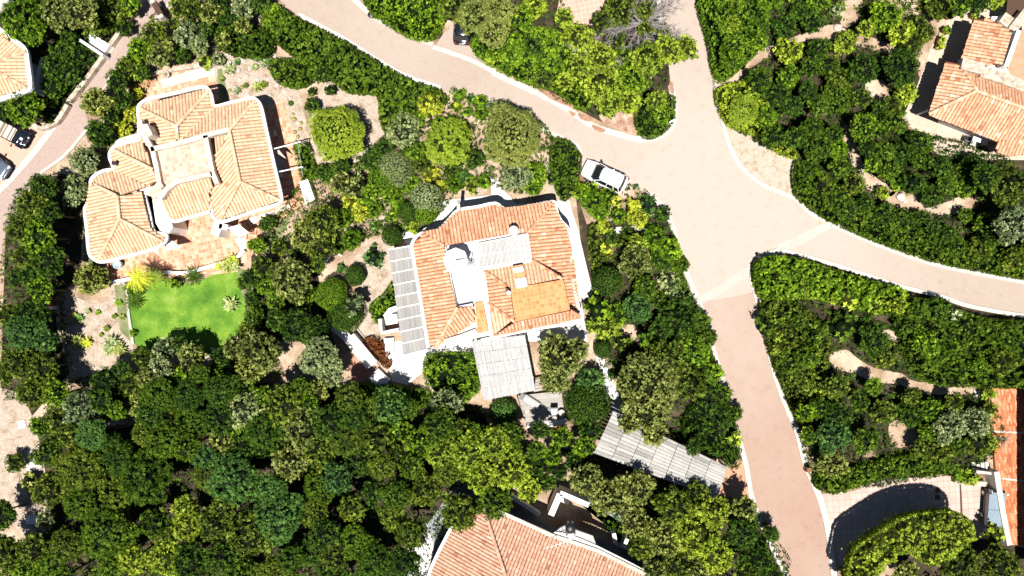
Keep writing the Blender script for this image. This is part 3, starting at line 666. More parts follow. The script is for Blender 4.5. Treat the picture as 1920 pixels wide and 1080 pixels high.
def villa(label, faces, ze, zr, mat, hips, gut, wallpoly, sp=.3, inset=.9, pitch_seed=0, name='villa', wz=None):
    cx = sum(p[0] for p in wallpoly)/len(wallpoly); cy = sum(p[1] for p in wallpoly)/len(wallpoly)
    t = thing(name, label, 'house'); 
    wp = walls('wall', wallpoly, wz or ze, t, inset)
    for i, f in enumerate(faces): tiled_face('roof', f, ze, zr, mat, t, sp, i+pitch_seed)
    for i, (a, b) in enumerate(hips): caps('ridge_cap', PZ(a, ze, zr), PZ(b, ze, zr), mat, t, i)
    for g in gut: gutter('gutter', g, ze+.05, t)
    n = len(wp)
    for i in range(n):
        a, b = wp[i], wp[(i+1) % n]; L = (Vector(a)-Vector(b)).length
        if L > 4: opening('window', a, b, .5, 1.1, 1.0, 2.1, t, glassb)
        if L > 7: opening('door', a, b, .2, 1.0, .05, 2.1, t, brownwood); opening('window', a, b, .8, 1.1, 1.0, 2.1, t, glassb)
    return t

# ---- left villa
V1out = [(263,195),(282,185),(330,174),(380,163),(391,167),(398,181),(402,199),(430,193),(462,186),(471,184),(483,189),(491,204),(500,245),(515,312),(527,366),(526,378),(518,384),(480,395),(425,414),(411,415),(400,407),(396,396),(360,406),(331,415),(320,412),(313,402),(305,380),(302,360),(285,358),(272,360),(280,395),(285,425),(292,436),(311,439),(312,449),(303,458),(280,468),(235,481),(195,491),(178,487),(167,474),(163,440),(159,392),(170,380),(171,350),(178,330),(195,320),(212,315),(207,300),(206,288),(214,277),(235,268),(262,262),(261,232),(259,208)]
V1f = [
 [(263,200),(391,166),(391,172,.05),(331,235.5,1),(263,202)],
 [(398,176),(402,199),(400,202,.08),(342,259,.95),(334,261,.95),(331,236,1),(392,171,0)],
 [(259,200),(263,262),(282,276,.35),(329,263,.95),(334,261,.95),(331,236,1)],
 [(263,262),(264,236),(284,242,.45),(329,263,.95),(282,276,.35)][:0] or [(402,199),(477,184),(477,188,.02),(429,244,.95),(385,253,.95),(342,259,.9)],
 [(489,200),(527,372),(450,340,1),(432,247,1),(430,244,1),(478,189,0)],
 [(527,375),(414,411),(450,340,1)],
 [(396,396),(412,412),(450,340,1),(432,247,1),(401,300,.6),(409,344,.55),(397,351,.2)],
 [(387,254),(430,246),(430,248,.4),(401,300,.4),(399,306,.4)],
 [(330,415),(396,396),(392,362,.35),(398,351,.5),(392,326,.9),(322,340,.9),(304,358,.6),(303,376,.35),(315,405,.08)],
 [(213,278),(264,261),(287,317,.8),(214,281,0)],
 [(205,288),(212,318),(278,350,.8),(295,336,.9),(287,317,.9),(213,281,0)],
 [(173,338),(213,318),(278,350,.7),(220,367,.9),(173,343,0)],
 [(159,395),(171,478),(186,487,0),(224,410,1),(220,367,.95),(172,344,.1)],
 [(195,491),(307,456),(224,410,1),(184,488,0)],
 dict(ref=((303,365),(311,449)), pts=[(270,360),(279,400),(285,425),(292,436),(309,441),(307,453),(224,410,1),(222,370,.95)]),
]
hips1 = [((263,203),(331,236,1)),((391,171),(331,236,1)),((331,236,1),(334,261,.95)),((478,189),(430,244,1)),((430,244,1),(450,340,1)),((450,340,1),(526,376)),((450,340,1),(414,410)),((214,281),(288,318,.9)),((173,344),(220,367,.95)),((220,367,.95),(224,410,1)),((224,410,1),(185,487)),((224,410,1),(307,454))]
g1 = [[(262,262),(261,232),(259,206),(264,194),(282,185),(330,174),(378,163),(390,167),(397,180),(402,199),(430,193),(462,186),(474,184),(484,190),(491,204),(500,245),(515,312),(528,368),(526,378),(518,384),(480,395),(425,414),(411,415),(400,407),(396,394),(393,375),(394,360),(405,348),(409,344)],
      [(396,396),(360,406),(331,415),(320,412),(313,402),(307,382),(302,366)],
      [(262,262),(235,268),(214,276),(206,287),(207,300),(213,316),(195,320),(178,329),(170,341),(171,372),(168,382),(159,391),(163,430),(167,474),(178,487),(195,491),(240,480),(285,468),(303,459),(312,449),(311,439),(292,436),(285,425),(280,400),(270,362)]]
v1 = villa('large white villa with bleached tiled hip roofs round a paved roof terrace, upper left', V1f, 3.0, 4.15, roof_a, hips1, g1,
   [(263,195),(380,165),(400,182),(402,199),(475,186),(489,200),(524,372),(425,412),(400,405),(396,394),(331,412),(318,408),(302,362),(275,362),(285,428),(308,443),(290,464),(195,489),(170,474),(162,392),(175,335),(212,318),(208,288),(262,262)], inset=1.0)
z = 3.95
sheet('roof_terrace', [(285,280),(385,255),(398,322),(396,330),(330,340),(307,352),(300,345),(296,335)], z, terra_roof, thick=.5, parent=v1)
for pl in ([(283,280),(345,266),(385,254),(430,243)], [(385,254),(391,286),(398,322),(407,345)], [(398,326),(360,334),(330,341),(312,355),(300,372)], [(262,226),(266,245),(275,262),(286,281),(293,312),(299,345),(304,352)]):
    gutter('parapet', pl, z+.32, v1, .42, .5, parapet_m, smooth=0)
sheet('chimney_base', [(262,234),(276,232),(286,252),(276,258),(266,256)], 4.9, parapet_m, thick=1.6, parent=v1)
sheet('side_terrace', [(213,275),(216,265),(225,259),(256,250),(262,260),(235,268)], 2.9, parapet_m, thick=.4, parent=v1)
sheet('stair_roof', [(286,376),(288,362),(302,366),(320,412),(324,426),(316,438),(300,432),(292,418)], 2.92, white, thick=3.0, parent=v1)
sheet('valley_slab', [(262,338),(290,330),(303,345),(296,372),(262,362)], 3.25, parapet_m, thick=1.0, parent=v1)
sheet('upper_path', [(281,360),(310,343),(322,342),(302,370),(285,372)], 3.5, terra_roof, thick=1.2, parent=v1)
m = MB(); x, y, _ = W(214, 306, 3.7); m.lathe((x, y, 3.2), [(.12,0),(.12,.45),(.2,.5),(.2,.6),(.1,.66)], 12); m.build('vent_pipe', blackm, v1)
for a, b in (((411,418),(402,441)), ((420,420),(418,430))): gutter('buttress', [a, b], 2.2, v1, .8, 2.2, white, smooth=0)
sheet('porch_sail', [(311,447),(312,470),(340,464),(324,452)], 1.9, white, thick=.06, parent=v1)
sheet('porch_sail', [(286,470),(297,478),(296,466)], 1.9, white, thick=.06, parent=v1)

# ---- centre villa
V2f = [
 dict(ref=((792,407),(1036,362.5)), pts=[(792,437),(824,430),(842,411),(859,394),(894,388),(929,382),(948,391.5),(992,385),(1036,378),(990,436,1),(955,439,1),(834,461,1)]),
 [(773,458),(803,648),(816,650,.1),(857,575,1),(845,528,1),(834,462,1),(795,439,.2)],
 [(1074,466),(1088,592),(1068,581,.35),(1055,524,.5),(998,488,1),(990,437,1),(1037,382,0),(1045,400,0),(1050,412,0),(1064,428,0)],
 [(816,652),(892,604),(886,574,1),(856,577,1)],
]
V2g = [[(803,652),(790,570),(773,470),(773,457),(780,444),(792,437),(810,433),(824,429),(842,411),(859,394),(894,388),(929,381),(948,392),(992,386),(1036,378),(1042,386),(1045,400),(1052,414),(1065,428),(1070,446),(1075,466),(1075,480),(1068,491),(1067,505),(1074,535),(1086,582),(1091,598),(1080,605),(1020,614),(960,625),(902,638)]]
v2 = villa('white villa with orange tiled roofs round a white roof terrace, in the centre', V2f, 3.0, 4.0, roof_b,
   [((795,439,0),(834,461,1)),((1037,381),(990,436,1)),((998,488,1),(1054,522,.5)),((816,652),(857,576,1))], V2g,
   [(775,460),(792,440),(824,432),(860,396),(929,384),(948,394),(1034,381),(1045,412),(1072,466),(1067,500),(1086,596),(1020,612),(900,634),(812,650),(800,640)], sp=.31, inset=.8, pitch_seed=40)
for i, f in enumerate([[(905,505),(996,489),(1052,522,1),(958,541,1),(951,537,.8)],
   [(905,506),(914,566),(965,603,1),(957,544,1),(951,537,.8)],
   [(922,630),(961,622),(965,605,1),(914,567,.1)],
   [(922,631),(1090,596),(1069,582,.9),(966,603,.9)],
   [(1090,594),(1067,500),(1055,525,.7),(1069,581,.7)]][:4]):
    tiled_face('roof', f, 3.55 if i < 2 else 3.3, 4.5, roof_a if i == 0 or i == 2 else roof_b, v2, .31, 70+i)
for a, b in (((906,507),(952,537,.8)), ((914,567),(965,603,1)), ((1069,582,1),(1087,593,.4)), ((998,488,.5),(1054,523,.8))):
    caps('ridge_cap', PZ(a, 3.55, 4.45), PZ(b, 3.55, 4.45), roof_b, v2, 5)
sheet('roof_pan', [(957,541),(1056,524),(1069,581),(966,603)], 4.52, terra_orange, thick=.5, parent=v2)
sheet('roof_terrace', [(834,459),(955,437),(990,433),(998,490),(905,506),(914,568),(886,575),(857,578),(846,530)], 3.2, white, thick=.3, parent=v2)
sheet('roof_terrace_side', [(818,650),(892,602),(889,566),(906,562),(922,628),(860,640)], 3.05, white, thick=.3, parent=v2)
gutter('parapet', [(834,462),(845,530),(856,576),(886,571)], 3.75, v2, .22, .6, white, smooth=0)
gutter('parapet', [(905,505),(910,535),(921,630)], 3.75, v2, .28, .6, white, smooth=0)
gutter('parapet', [(905,505),(997,489),(990,434)], 3.7, v2, .2, .5, white, smooth=0)
gutter('parapet', [(834,640),(862,632),(893,620)], 3.35, v2, .4, .3, parapet_m, smooth=0)
sheet('tiled_walk', [(890.5,568),(905,565),(916,621),(894.5,626)], 3.42, terra_orange, thick=.3, parent=v2)
for q in ([(961,503),(980,499),(983,508),(964,512)], [(966,523),(986,520),(989,537),(969,541)]):
    sheet('skylight', q, 4.55, fabric_w, thick=.45, parent=v2)
sheet('roof_strip', [(961,499),(980,495.5),(989,538),(969,542)], 4.40, terra_orange, thick=.4, parent=v2)
def qslats(name, q, z, nx, mat, parent, gap=.12, th=.03, seed=0, brk=1, jit=.0):
    """planks side by side over the quad q (px; planks run from q0q3 side ... q0->q1 direction)"""
    rr = random.Random(seed); c = [Vector(W(a, b, z)) for a, b in q]; m = MB()
    for i in range(nx):
        v0 = i/nx; v1 = (i+1-gap)/nx
        for j in range(brk):
            u0 = j/brk+.002; u1 = (j+1)/brk-.002
            def P(u, v): return (c[0]*(1-u)+c[1]*u)*(1-v)+(c[3]*(1-u)+c[2]*u)*v
            e0 = rr.uniform(-jit, jit); e1 = rr.uniform(-jit, jit)
            p = [P(u0+e0, v0), P(u1+e1, v0), P(u1+e1, v1), P(u0+e0, v1)]
            m.prism([(a.x, a.y) for a in p], z-th, z+rr.uniform(-.006, .006), t=min(1, max(0, rr.gauss(.5, .28))))
    return m.build(name, mat, parent)
qslats('roof_deck', [(847,512),(907,503),(914,566),(857,574)], 3.27, 22, plank_pale, v2, .08, .05, 3)
rp = thing('roof_pergola', 'grey slatted roof pergola on the white roof terrace beside the round chimney', 'pergola')
qslats('slats', [(899,504),(897,455),(988,437),(997,488)], 3.62, 40, plank_pale, rp, .3, .04, 4)
for t in (.02, .5, .98):
    a = W(897+91*0, 455, 3.9); 
for a, b in (((897,457),(988,439)), ((898,480),(992,463)), ((899,502),(997,486))):
    m = MB(); m.bar(W(*a, 3.53), W(*b, 3.53), .09, .12); m.build('beam', white, rp)
for p in ((898,457),(987,440),(900,501),(995,487)):
    m = MB(); x, y, _ = W(*p, 3.5); m.box((x, y, 3.32), (.1,.1,.4)); m.build('post', white, rp)
m = MB(); x, y, _ = W(963, 432, 4.9); m.lathe((x, y, 3.4), [(.42,0),(.40,1.3),(.46,1.35),(.40,1.5),(.22,1.62)], 24); ch = m.build('chimney', white, v2, True)
sheet('flue_box', [(856,380),(861,379),(864,394),(857,396)], 3.7, conc, thick=3.6, parent=v2)
m = MB(); x, y, _ = W(859, 378, 4.0); m.box((x, y, 3.9), (.3,.3,.5)); m.build('flue_cap', greym, v2)
m = MB(); x, y, _ = W(954, 549, 4.9); m.lathe((x, y, 4.3), [(.14,0),(.14,.7),(.2,.75),(.18,.85)], 14); m.build('vent_pipe', white, v2)
m = MB(); x, y, _ = W(951, 543, 4.9); m.lathe((x, y, 4.3), [(.10,0),(.10,.5),(.16,.6),(.1,.7)], 12); m.build('vent_pipe', blackm, v2)
# round parasol on the roof terrace
ps = thing('parasol', 'large round white parasol with a side arm on the white roof terrace', 'parasol', W(884, 491, 3.27))
px0, py0, _ = W(884, 491, 3.27); cxp, cyp, _ = W(854, 488, 5.6); rr_ = 1.13
m = MB(); nR = 8; vs = [(cxp-px0, cyp-py0, 2.5)]; N2 = 48
for k in range(N2):
    a = 2*math.pi*k/N2; sc = 1-.075*abs(math.sin(a*nR/2)); dz = .07*abs(math.sin(a*nR/2)); vs.append((cxp-px0+1.1*sc*math.cos(a), cyp-py0+1.1*sc*math.sin(a), 2.06+dz*.4))
for k in range(N2): a = 2*math.pi*k/N2; vs.append((vs[k+1][0], vs[k+1][1], vs[k+1][2]-.16))
m.add(vs, [(0, k+1, (k+1)%N2+1) for k in range(N2)]+[(k+1, N2+k+1, N2+(k+1)%N2+1, (k+1)%N2+1) for k in range(N2)]); m.build('canopy', fabric_w, ps)
m = MB(); m.tube([(0,0,0),(0,0,2.3),(-.3,.05,2.75),(cxp-px0,cyp-py0,2.65)], [.05,.05,.04,.04], 8); m.build('arm', greym, ps)
m = MB(); m.box((0,0,.06), (.9,.12,.08), .7); m.box((0,0,.06), (.9,.12,.08), 2.27); m.box((0,0,.11), (.5,.5,.06), .7)
m.build('base', greym, ps)
# pergolas
def pergola(label, q, z, bays, mat, slat_n, across, seed, name='pergola', rmat=None, gap=.1, brk=1, th=.03, beams=True):
    """q: corners c0 c1 c2 c3; rafters run c0->c1, repeated towards c3; slats run the other way"""
    t = thing(name, label, 'pergola'); c = [Vector(W(a, b, z)) for a, b in q]; rmat = rmat or white
    for i in range(bays):
        s0 = i/bays; s1 = (i+1)/bays
        def L(a, b, t_): return (a[0]+(b[0]-a[0])*t_, a[1]+(b[1]-a[1])*t_)
        qq = [L(q[0], q[3], s0), L(q[1], q[2], s0), L(q[1], q[2], s1-.003), L(q[0], q[3], s1-.003)]
        if across: qslats('reed_panel', [qq[0], qq[3], qq[2], qq[1]], z+.06*(i % 2)*0, slat_n, mat, t, gap, th, seed+i, 1, .003)
        else: qslats('reed_panel', qq, z, slat_n, mat, t, gap, th, seed+i, brk, .003)
    for i in range(bays+1):
        s0 = i/bays; a = c[0].lerp(c[3], s0); b = c[1].lerp(c[2], s0)
        if beams: m = MB(); m.bar(a+Vector((0,0,.03)), b+Vector((0,0,.03)), .09, .12); m.build('rafter', rmat, t)
        if i % 3 == 0 or i == bays:
            for p in (a, b):
                m = MB(); pp = p.lerp((a+b)/2, .04); m.box((pp.x, pp.y, (z-.05)/2), (.14,.14,z-.1)); m.build('post', rmat, t)
    return t
pergola('long narrow grey reed pergola with white rafters along the centre villa\'s left side', [(729,468),(775,460),(802,655),(756,666)], 2.75, 9, reed, 34, True, 11)
pergola('wide pale grey reed pergola below the centre villa', [(885,639),(909,751),(1003,732),(983,628)], 2.7, 6, reed_pale, 10, False, 30, rmat=reed_pale, gap=.05, brk=5)
pergola('long grey plank carport roof under the trees beside the lower road', [(1150,772),(1113,850),(1345,936),(1364,876)], 2.5, 7, plank, 12, True, 50, name='carport', rmat=plank, gap=.1, beams=False)
# ---- bottom villa
V3f = [[(1225,1082),(1034,1003),(908,946),(912,982,.7),(931,1030,.85),(948,1080,1),(990,1180,1),(1280,1180,1)],
       [(800,1085),(834,1013),(905,950,.05),(912,982,.7),(931,1030,.85),(948,1080,1),(985,1170,1),(790,1170,0)]]
V3f = [[(1240,1089),(908,946),(914,985,.45),(948,1080,1),(975,1170,1.3),(1330,1170,.3)],
       [(800,1085),(840,1000),(905,950,.2),(914,985,.45),(948,1080,1),(975,1170,1.3),(790,1170,0)]]
v3 = villa('villa with a pink tiled roof cut off by the bottom edge', V3f, 3.4, 4.6, roof_c, [((906,950,.1),(948,1080,1))],
   [[(1260,1098),(1120,1026),(1050,1000),(1034,1005),(1020,998),(960,969),(908,946)],[(905,948),(860,970),(834,1012),(815,1050),(805,1075),(800,1110)]],
   [(802,1085),(838,1005),(900,955),(1040,1008),(1240,1090),(1330,1160),(790,1160)], inset=1.2, pitch_seed=90)
gutter('gutter', [(1240,1091),(1120,1032),(1034,1003),(908,946)], 3.62, v3, .3, .25, parapet_m, smooth=0)
sheet('flat_roof', [(1036,1003),(1050,990),(1059,986),(1112,1005),(1118,1022),(1128,1033)], 3.35, conc_grey, thick=.3, parent=v3)
m = MB(); x, y, _ = W(1071, 1005, 4.3); m.lathe((x, y, 3.3), [(.5,0),(.42,.5),(.3,.9),(.3,1.0)], 20); m.build('chimney', white, v3, True)
m = MB(); x, y, _ = W(1070, 993, 4.9); m.lathe((x, y, 3.4), [(.06,0),(.06,1.0),(.42,1.1),(.44,1.3),(.2,1.45)], 24); ck = m.build('chimney_cowl', blackm, v3, True)
m = MB()
for dx in (-4, 4): x, y, _ = W(1070+dx, 984, 4.5); m.box((x, y, 4.2), (.14,.3,.5))
m.build('cowl_strut', white, ck)
an = thing('antenna', 'thin white rooftop aerial lying over the bottom villa\'s tiles by the chimney', 'antenna', W(1062,1010,4.2)); x0, y0, z0 = W(1062,1010,4.2)
m = MB(); e = Vector(W(1022,1029,4.9))-Vector((x0,y0,z0)); e.z = .6; m.tube([(0,0,-.6),(0,0,.7)], [.03,.03], 6); m.build('mast', whitem, an)
m = MB(); m.tube([(0,0,.65), e], [.03,.02], 5)
for k in (.0,.15,.3,.5,.7,.9): p = Vector((0,0,.65)).lerp(e, k); q_ = Vector((e.y,-e.x,0)).normalized()*(.42-.3*k); m.tube([p-q_, p+q_], [.018,.018], 5)
m.build('boom', whitem, an)
cb = thing('walled_court', 'small white walled court right of the bottom villa\'s chimney', 'wall')
for pl, w_, h_ in (([(1050,926),(1033,966)], .55, 2.0), ([(1050,924),(1104,947)], .45, 2.0)):
    gutter('wall', pl, h_, cb, w_, h_+.1, white, smooth=0)
m = MB(); x, y, _ = W(1053, 938, .9); m.box((x+.3, y-.1, .4), (.9,.4,.8), -.4); m.build('basin', conc, cb)
cb2 = tag(gutter('low_wall', [(957,930),(1012,966)], .8, None, .35, .85, white, smooth=0), 'low white garden wall in the shade above the pink tiled roof', 'wall')
st = thing('gate_piers', 'pair of small white piers between the trees and the bottom villa', 'gate')
for pl in ([(1151,1000),(1154,1016)], [(1176,1010),(1170,1026)]): gutter('pier', pl, 1.3, st, .35, 1.35, white, smooth=0)
gutter('low_wall', [(1152,1017),(1184,1032)], .5, st, .3, .55, white, smooth=0)

# ---- right villa
V4t = thing('villa', 'villa with rust tiled roofs and stone parapets at the right edge, upper part', 'house')
fs4 = [([(1802,112),(1827,35),(1859,38,.35),(1873,44,.5),(1898,60,.85),(1880,120,.85),(1848,123,.5)], roof_d),
       ([(1741,213),(1774,115),(1797,119,.4),(1802,126,.45),(1832,170,1)], roof_d),
       ([(1960,164),(1803,126),(1832,170,1),(1960,218,1.1)][::-1] if False else [(1804,127),(1960,176),(1960,216,1),(1832,171,1)], roof_d),
       ([(1741,215),(1873,266),(1920,284,0),(1960,299,0),(1960,216,1),(1832,171,1)], roof_d),
       ([(1868,285),(1893,293),(1925,289,.0),(1960,300,0),(1960,262,.25),(1874,264,.25)], roof_d)]
for i, (f, mt_) in enumerate(fs4): tiled_face('roof', f, 2.9, 4.1, mt_, V4t, .30, 120+i, .36)
for a, b in (((1741,214),(1832,170,1)), ((1832,171,1),(1960,217,1)), ((1803,126),(1832,171,1))): caps('ridge_cap', PZ(a, 2.9, 4.1), PZ(b, 2.9, 4.1), roof_d, V4t, 3)
wp = walls('wall', [(1741,215),(1774,117),(1803,127),(1880,145),(1980,175),(1980,305),(1873,266)], 2.9, V4t, .0)
# rebuild that wall under the roof set back from the porch side
bpy.data.objects.remove([o for o in V4t.children if o.name.startswith('wall')][0])
w4 = [W(px, py, 0)[:2] for px, py in ((1756,232),(1790,150),(1830,120),(1960,160),(1960,305),(1872,276))]
m = MB(); m.prism(w4, -.05, 2.75); m.build('wall', white, V4t)
opening('window', w4[5], w4[0], .35, 1.2, 1.0, 2.1, V4t, glassb); opening('door', w4[5], w4[0], .15, 1.0, .05, 2.1, V4t, brownwood)
w4b = [W(px, py, 0)[:2] for px, py in ((1822,52),(1858,54),(1870,60),(1852,118),(1806,112))]
m = MB(); m.prism(w4b, -.05, 2.7); m.build('wall', white, V4t)
for px, py in ((1718,216),): m = MB(); x, y, _ = W(px, py, 0); m.box((x, y, 1.4), (.12,.12,2.7)); m.build('porch_post', white, V4t)
gutter('parapet', [(1803,119),(1822,124),(1845,129)], 3.6, V4t, 1.0, .7, stone, smooth=0)
gutter('parapet', [(1840,134),(1880,146),(1930,166),(1965,178)], 3.5, V4t, .95, .8, stone, smooth=0)
gutter('parapet', [(1880,46),(1893,29)], 3.3, V4t, .9, .8, stone, smooth=0)
gutter('parapet', [(1897,58),(1925,22)], 3.1, V4t, .8, .8, stone, smooth=0)
gutter('terrace_wall', [(1910,57),(1886,124)], 3.9, V4t, .38, 1.0, white, smooth=0)
sheet('terrace_floor', [(1912,58),(1960,40),(1960,170),(1886,138)], 2.95, orange_pav, thick=.4, parent=V4t)
sheet('terrace_edge', [(1850,124),(1888,128),(1896,142),(1850,138)], 3.0, parapet_m, thick=.4, parent=V4t)
sheet('annex_roof', [(1893,-30),(1960,-30),(1960,8),(1924,18),(1900,34),(1886,26)], 2.3, darkwood, thick=.2, parent=V4t)
# ---- top left villa
v5 = thing('villa', 'house with a bleached tiled roof and white gutters at the left edge, top', 'house')
for i, f in enumerate([[(-40,30),(37,83),(48,97,.0),(0,114,.7),(-60,135,1)], [(49,97),(56,163),(50,165,0),(0,137,.75),(-60,110,1.2),(0,113,.75)], [(55,165),(-40,190),(-60,110,1),(0,137,.75),(50,164,.05)]]):
    tiled_face('roof', f, 3.2, 4.2, roof_a, v5, .3, 150+i)
gutter('gutter', [(-40,28),(0,56),(36,82),(48,95),(52,117),(57,158),(53,168),(40,174),(0,186),(-40,197)], 3.25, v5, .38, .3)
for a, b in (((49,97),(-40,128,.95)), ((51,165),(-40,114,1))): caps('ridge_cap', PZ(a, 3.2, 4.1), PZ(b, 3.2, 4.1), roof_a, v5, 5)
walls('wall', [(-60,40),(35,86),(46,97),(53,163),(-60,190)], 3.2, v5, .9)
sheet('roof', [(-60,-60),(10,-60),(19,0),(10,16),(-20,30),(-60,30)], 3.2, parapet_m, thick=.3, parent=v5)
gutter('gutter', [(12,-30),(20,2),(36,14)], 3.3, v5, .35, .3)
lw = gutter('garden_wall', [(82,108),(73,135),(68,165),(76,174)], 1.0, None, .45, 1.05); tag(lw, 'low curved white wall right of the top left roof', 'wall')
sheet('dummy', [(0,0),(1,0),(1,1)], 0, white); bpy.data.objects.remove(bpy.data.objects['dummy'])
wr = thing('entrance_ramp', 'white sloping entrance slab with side walls beside the left road', 'ramp')
sheet('slab', [(150,73),(163,56),(206,84),(193,102)], .6, white, thick=.62, parent=wr); gutter('side_wall', [(148,74),(193,104)], 1.1, wr, .25, 1.1, white, smooth=0)
# retaining walls of rough stone along the left road
for i, (pl, lb) in enumerate((([(193,105),(160,150),(128,190)], 'rough stone retaining wall below the white entrance slab'), ([(262,-10),(240,35),(222,62),(206,84)], 'rough stone retaining wall above the white entrance slab'), ([(126,196),(105,228),(75,240),(62,232)], 'curved stone edge wall above the parked jeep'))):
    tag(gutter('stone_wall', pl, .5, None, .38, .55, stone), lb, 'wall')
# ---- small walls, steps, deck
dk = thing('deck', 'grey wooden deck with a low rail below the wide pale pergola', 'deck')
qslats('boards', [(971,742),(1052,733),(1062,786),(987,800)], .5, 26, deckwood, dk, .06, .06, 5)
sheet('frame', [(969,744),(1053,735),(1061,785),(988,799)], .43, darkwood, thick=.4, parent=dk)
m = MB()
for t in (0, .33, .66, 1): a = Vector(W(987,799,.5)).lerp(Vector(W(1061,784,.5)), t); m.box((a.x, a.y, .95), (.07,.07,.9))
for zz in (.95, 1.3): m.bar(Vector(W(987,799,.5))+Vector((0,0,zz-.5)), Vector(W(1061,784,.5))+Vector((0,0,zz-.5)), .05)
m.build('rail', whitem, dk)
gutter('front_wall', [(1026,797),(1060,790)], .4, dk, .5, .42, white, smooth=0)
stp = thing('steps', 'three wooden steps between the wide pale pergola and the deck', 'steps')
for k in range(4): m = MB(); a = W(1001, 714+6.3*k, .6); b = W(1016, 711+6.3*k, .6); m.bar((a[0],a[1],.8-.08*k), (b[0],b[1],.8-.08*k), .22, .08); m.build('step', deckwood, stp)
tag(sheet('brick_patch', [(1029,799),(1058,792),(1060,806),(1030,812)], .02, terra_deep), 'x'); bpy.data.objects['brick_patch']['kind'] = 'structure'; del bpy.data.objects['brick_patch']['label']
cs = thing('white_steps', 'long white garden steps with pale blue cushion above the red patio', 'steps')
for k, (a, b) in enumerate((((656,632),(700,684)), ((660,628),(705,680)), ((652,641),(692,690)))):
    gutter('step', [a, b], [.6,.9,.35][k], cs, .42, [.62,.92,.37][k], white, smooth=0)
gutter('side_wall', [(626,612),(645,628),(658,640)], .7, cs, .8, .72, white, smooth=0)
gutter('landing', [(700,700),(722,722)], .5, cs, 1.3, .52, white, smooth=0)
gutter('rail', [(660,620),(700,668),(722,702)], 1.2, cs, .05, .06, darkwood, smooth=0)
tag(sheet('cushion', [(678,654),(688,660),(690,668),(680,662)], 1.0, pale_blue, thick=.08), 'pale blue cushion lying on the long white garden steps', 'cushion')
kb = thing('outdoor_kitchen', 'white walled outdoor kitchen corner left of the long reed pergola', 'kitchen')
gutter('wall', [(712,598),(716,624),(748,618)], 1.5, kb, .3, 1.5, white, smooth=0)
gutter('wall', [(722,595),(732,582),(744,578)], 1.3, kb, .5, 1.3, white, smooth=0)
sheet('counter', [(720,592),(744,588),(746,606),(724,610)], .95, white, thick=.9, parent=kb)
sheet('floor', [(718,608),(748,602),(750,618),(720,623)], .03, brownwood, parent=kb)
sheet('hob', [(733,580),(743,579),(744,589),(734,590)], .99, blackm, thick=.06, parent=kb)
bt = thing('sun_bed', 'white sun bed left of the lower end of the long reed pergola', 'sun bed', W(731,652,0)); m = MB(); m.box((0,0,.3), (.9,1.9,.12), .05); m.build('frame', whitem, bt)
m = MB(); m.box((0,-.1,.4), (.75,1.5,.1), .05); m.build('mattress', fabric_w, bt); m = MB(); m.box((0,.75,.45), (.6,.35,.12), .05); m.build('pillow', pale_blue, bt)
m = MB(); [m.box((sx*.4, sy*.85, .12), (.06,.06,.24)) for sx in (-1,1) for sy in (-1,1)]; m.build('leg', whitem, bt)
# driveway fittings at the lower right
for q_, lb in (([(1754,916),(1762,916),(1763,925),(1754,925)], None), ([(1753,928),(1762,928),(1763,937),(1753,937)], None)):
    struct(sheet('drain_grate', q_, .018, darkwood))
struct(sheet('drain_channel', [(1799,908),(1802,908),(1805,966),(1801,966)], .018, darkwood))
rw = gutter('retaining_wall', [(1868,884),(1880,960),(1893,1022)], 1.3, None, .5, 1.35, conc); tag(rw, 'tall pale retaining wall between the utility truck and the brick terrace', 'wall')
rw = gutter('garden_wall', [(1830,884),(1862,888)], .9, None, .25, .95, conc, smooth=0); tag(rw, 'short pale wall below the lower terrace steps', 'wall')
rw = gutter('garden_wall', [(1790,900),(1818,905),(1850,908)], .5, None, .45, .55, stone, smooth=0); tag(rw, 'low stone wall at the right end of the square tile driveway', 'wall')
for j, (x0, y0, lb, n_, hh) in enumerate(((1822,866,'lower flight of pale steps beside the brick terrace', 4, 22), (1826,730,'upper flight of pale steps beside the brick terrace', 3, 16))):
    t = thing('steps', lb, 'steps')
    for k in range(n_):
        x1 = x0+k*8.5; sheet('step', [(x1,y0),(x1+6.4,y0+.5),(x1+8,y0+hh+.5),(x1+1.5,y0+hh)], .12+.12*k, conc, thick=.14+.12*k, parent=t)
nb = thing('neighbouring_house', 'shaded house front along the right edge beside the brick terrace', 'house')
m = MB(); m.prism([W(a, b)[:2] for a, b in ((1922,725),(2100,725),(2100,1090),(1938,1090))], -.05, 2.9); m.build('wall', plain('shade_painted_wall', (.10,.07,.05), .9), nb)  # dark brown puts the shade under the eaves into the wall colour
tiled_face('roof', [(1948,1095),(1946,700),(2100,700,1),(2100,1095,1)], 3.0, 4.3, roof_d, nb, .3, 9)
for zz, yy in ((0, 770), (0, 860), (0, 960)):
    x, y, _ = W(1925, yy); m = MB(); m.box((x-.02, y, 1.1), (.12, 1.3, 2.0)); m.build('door', glassb, nb)
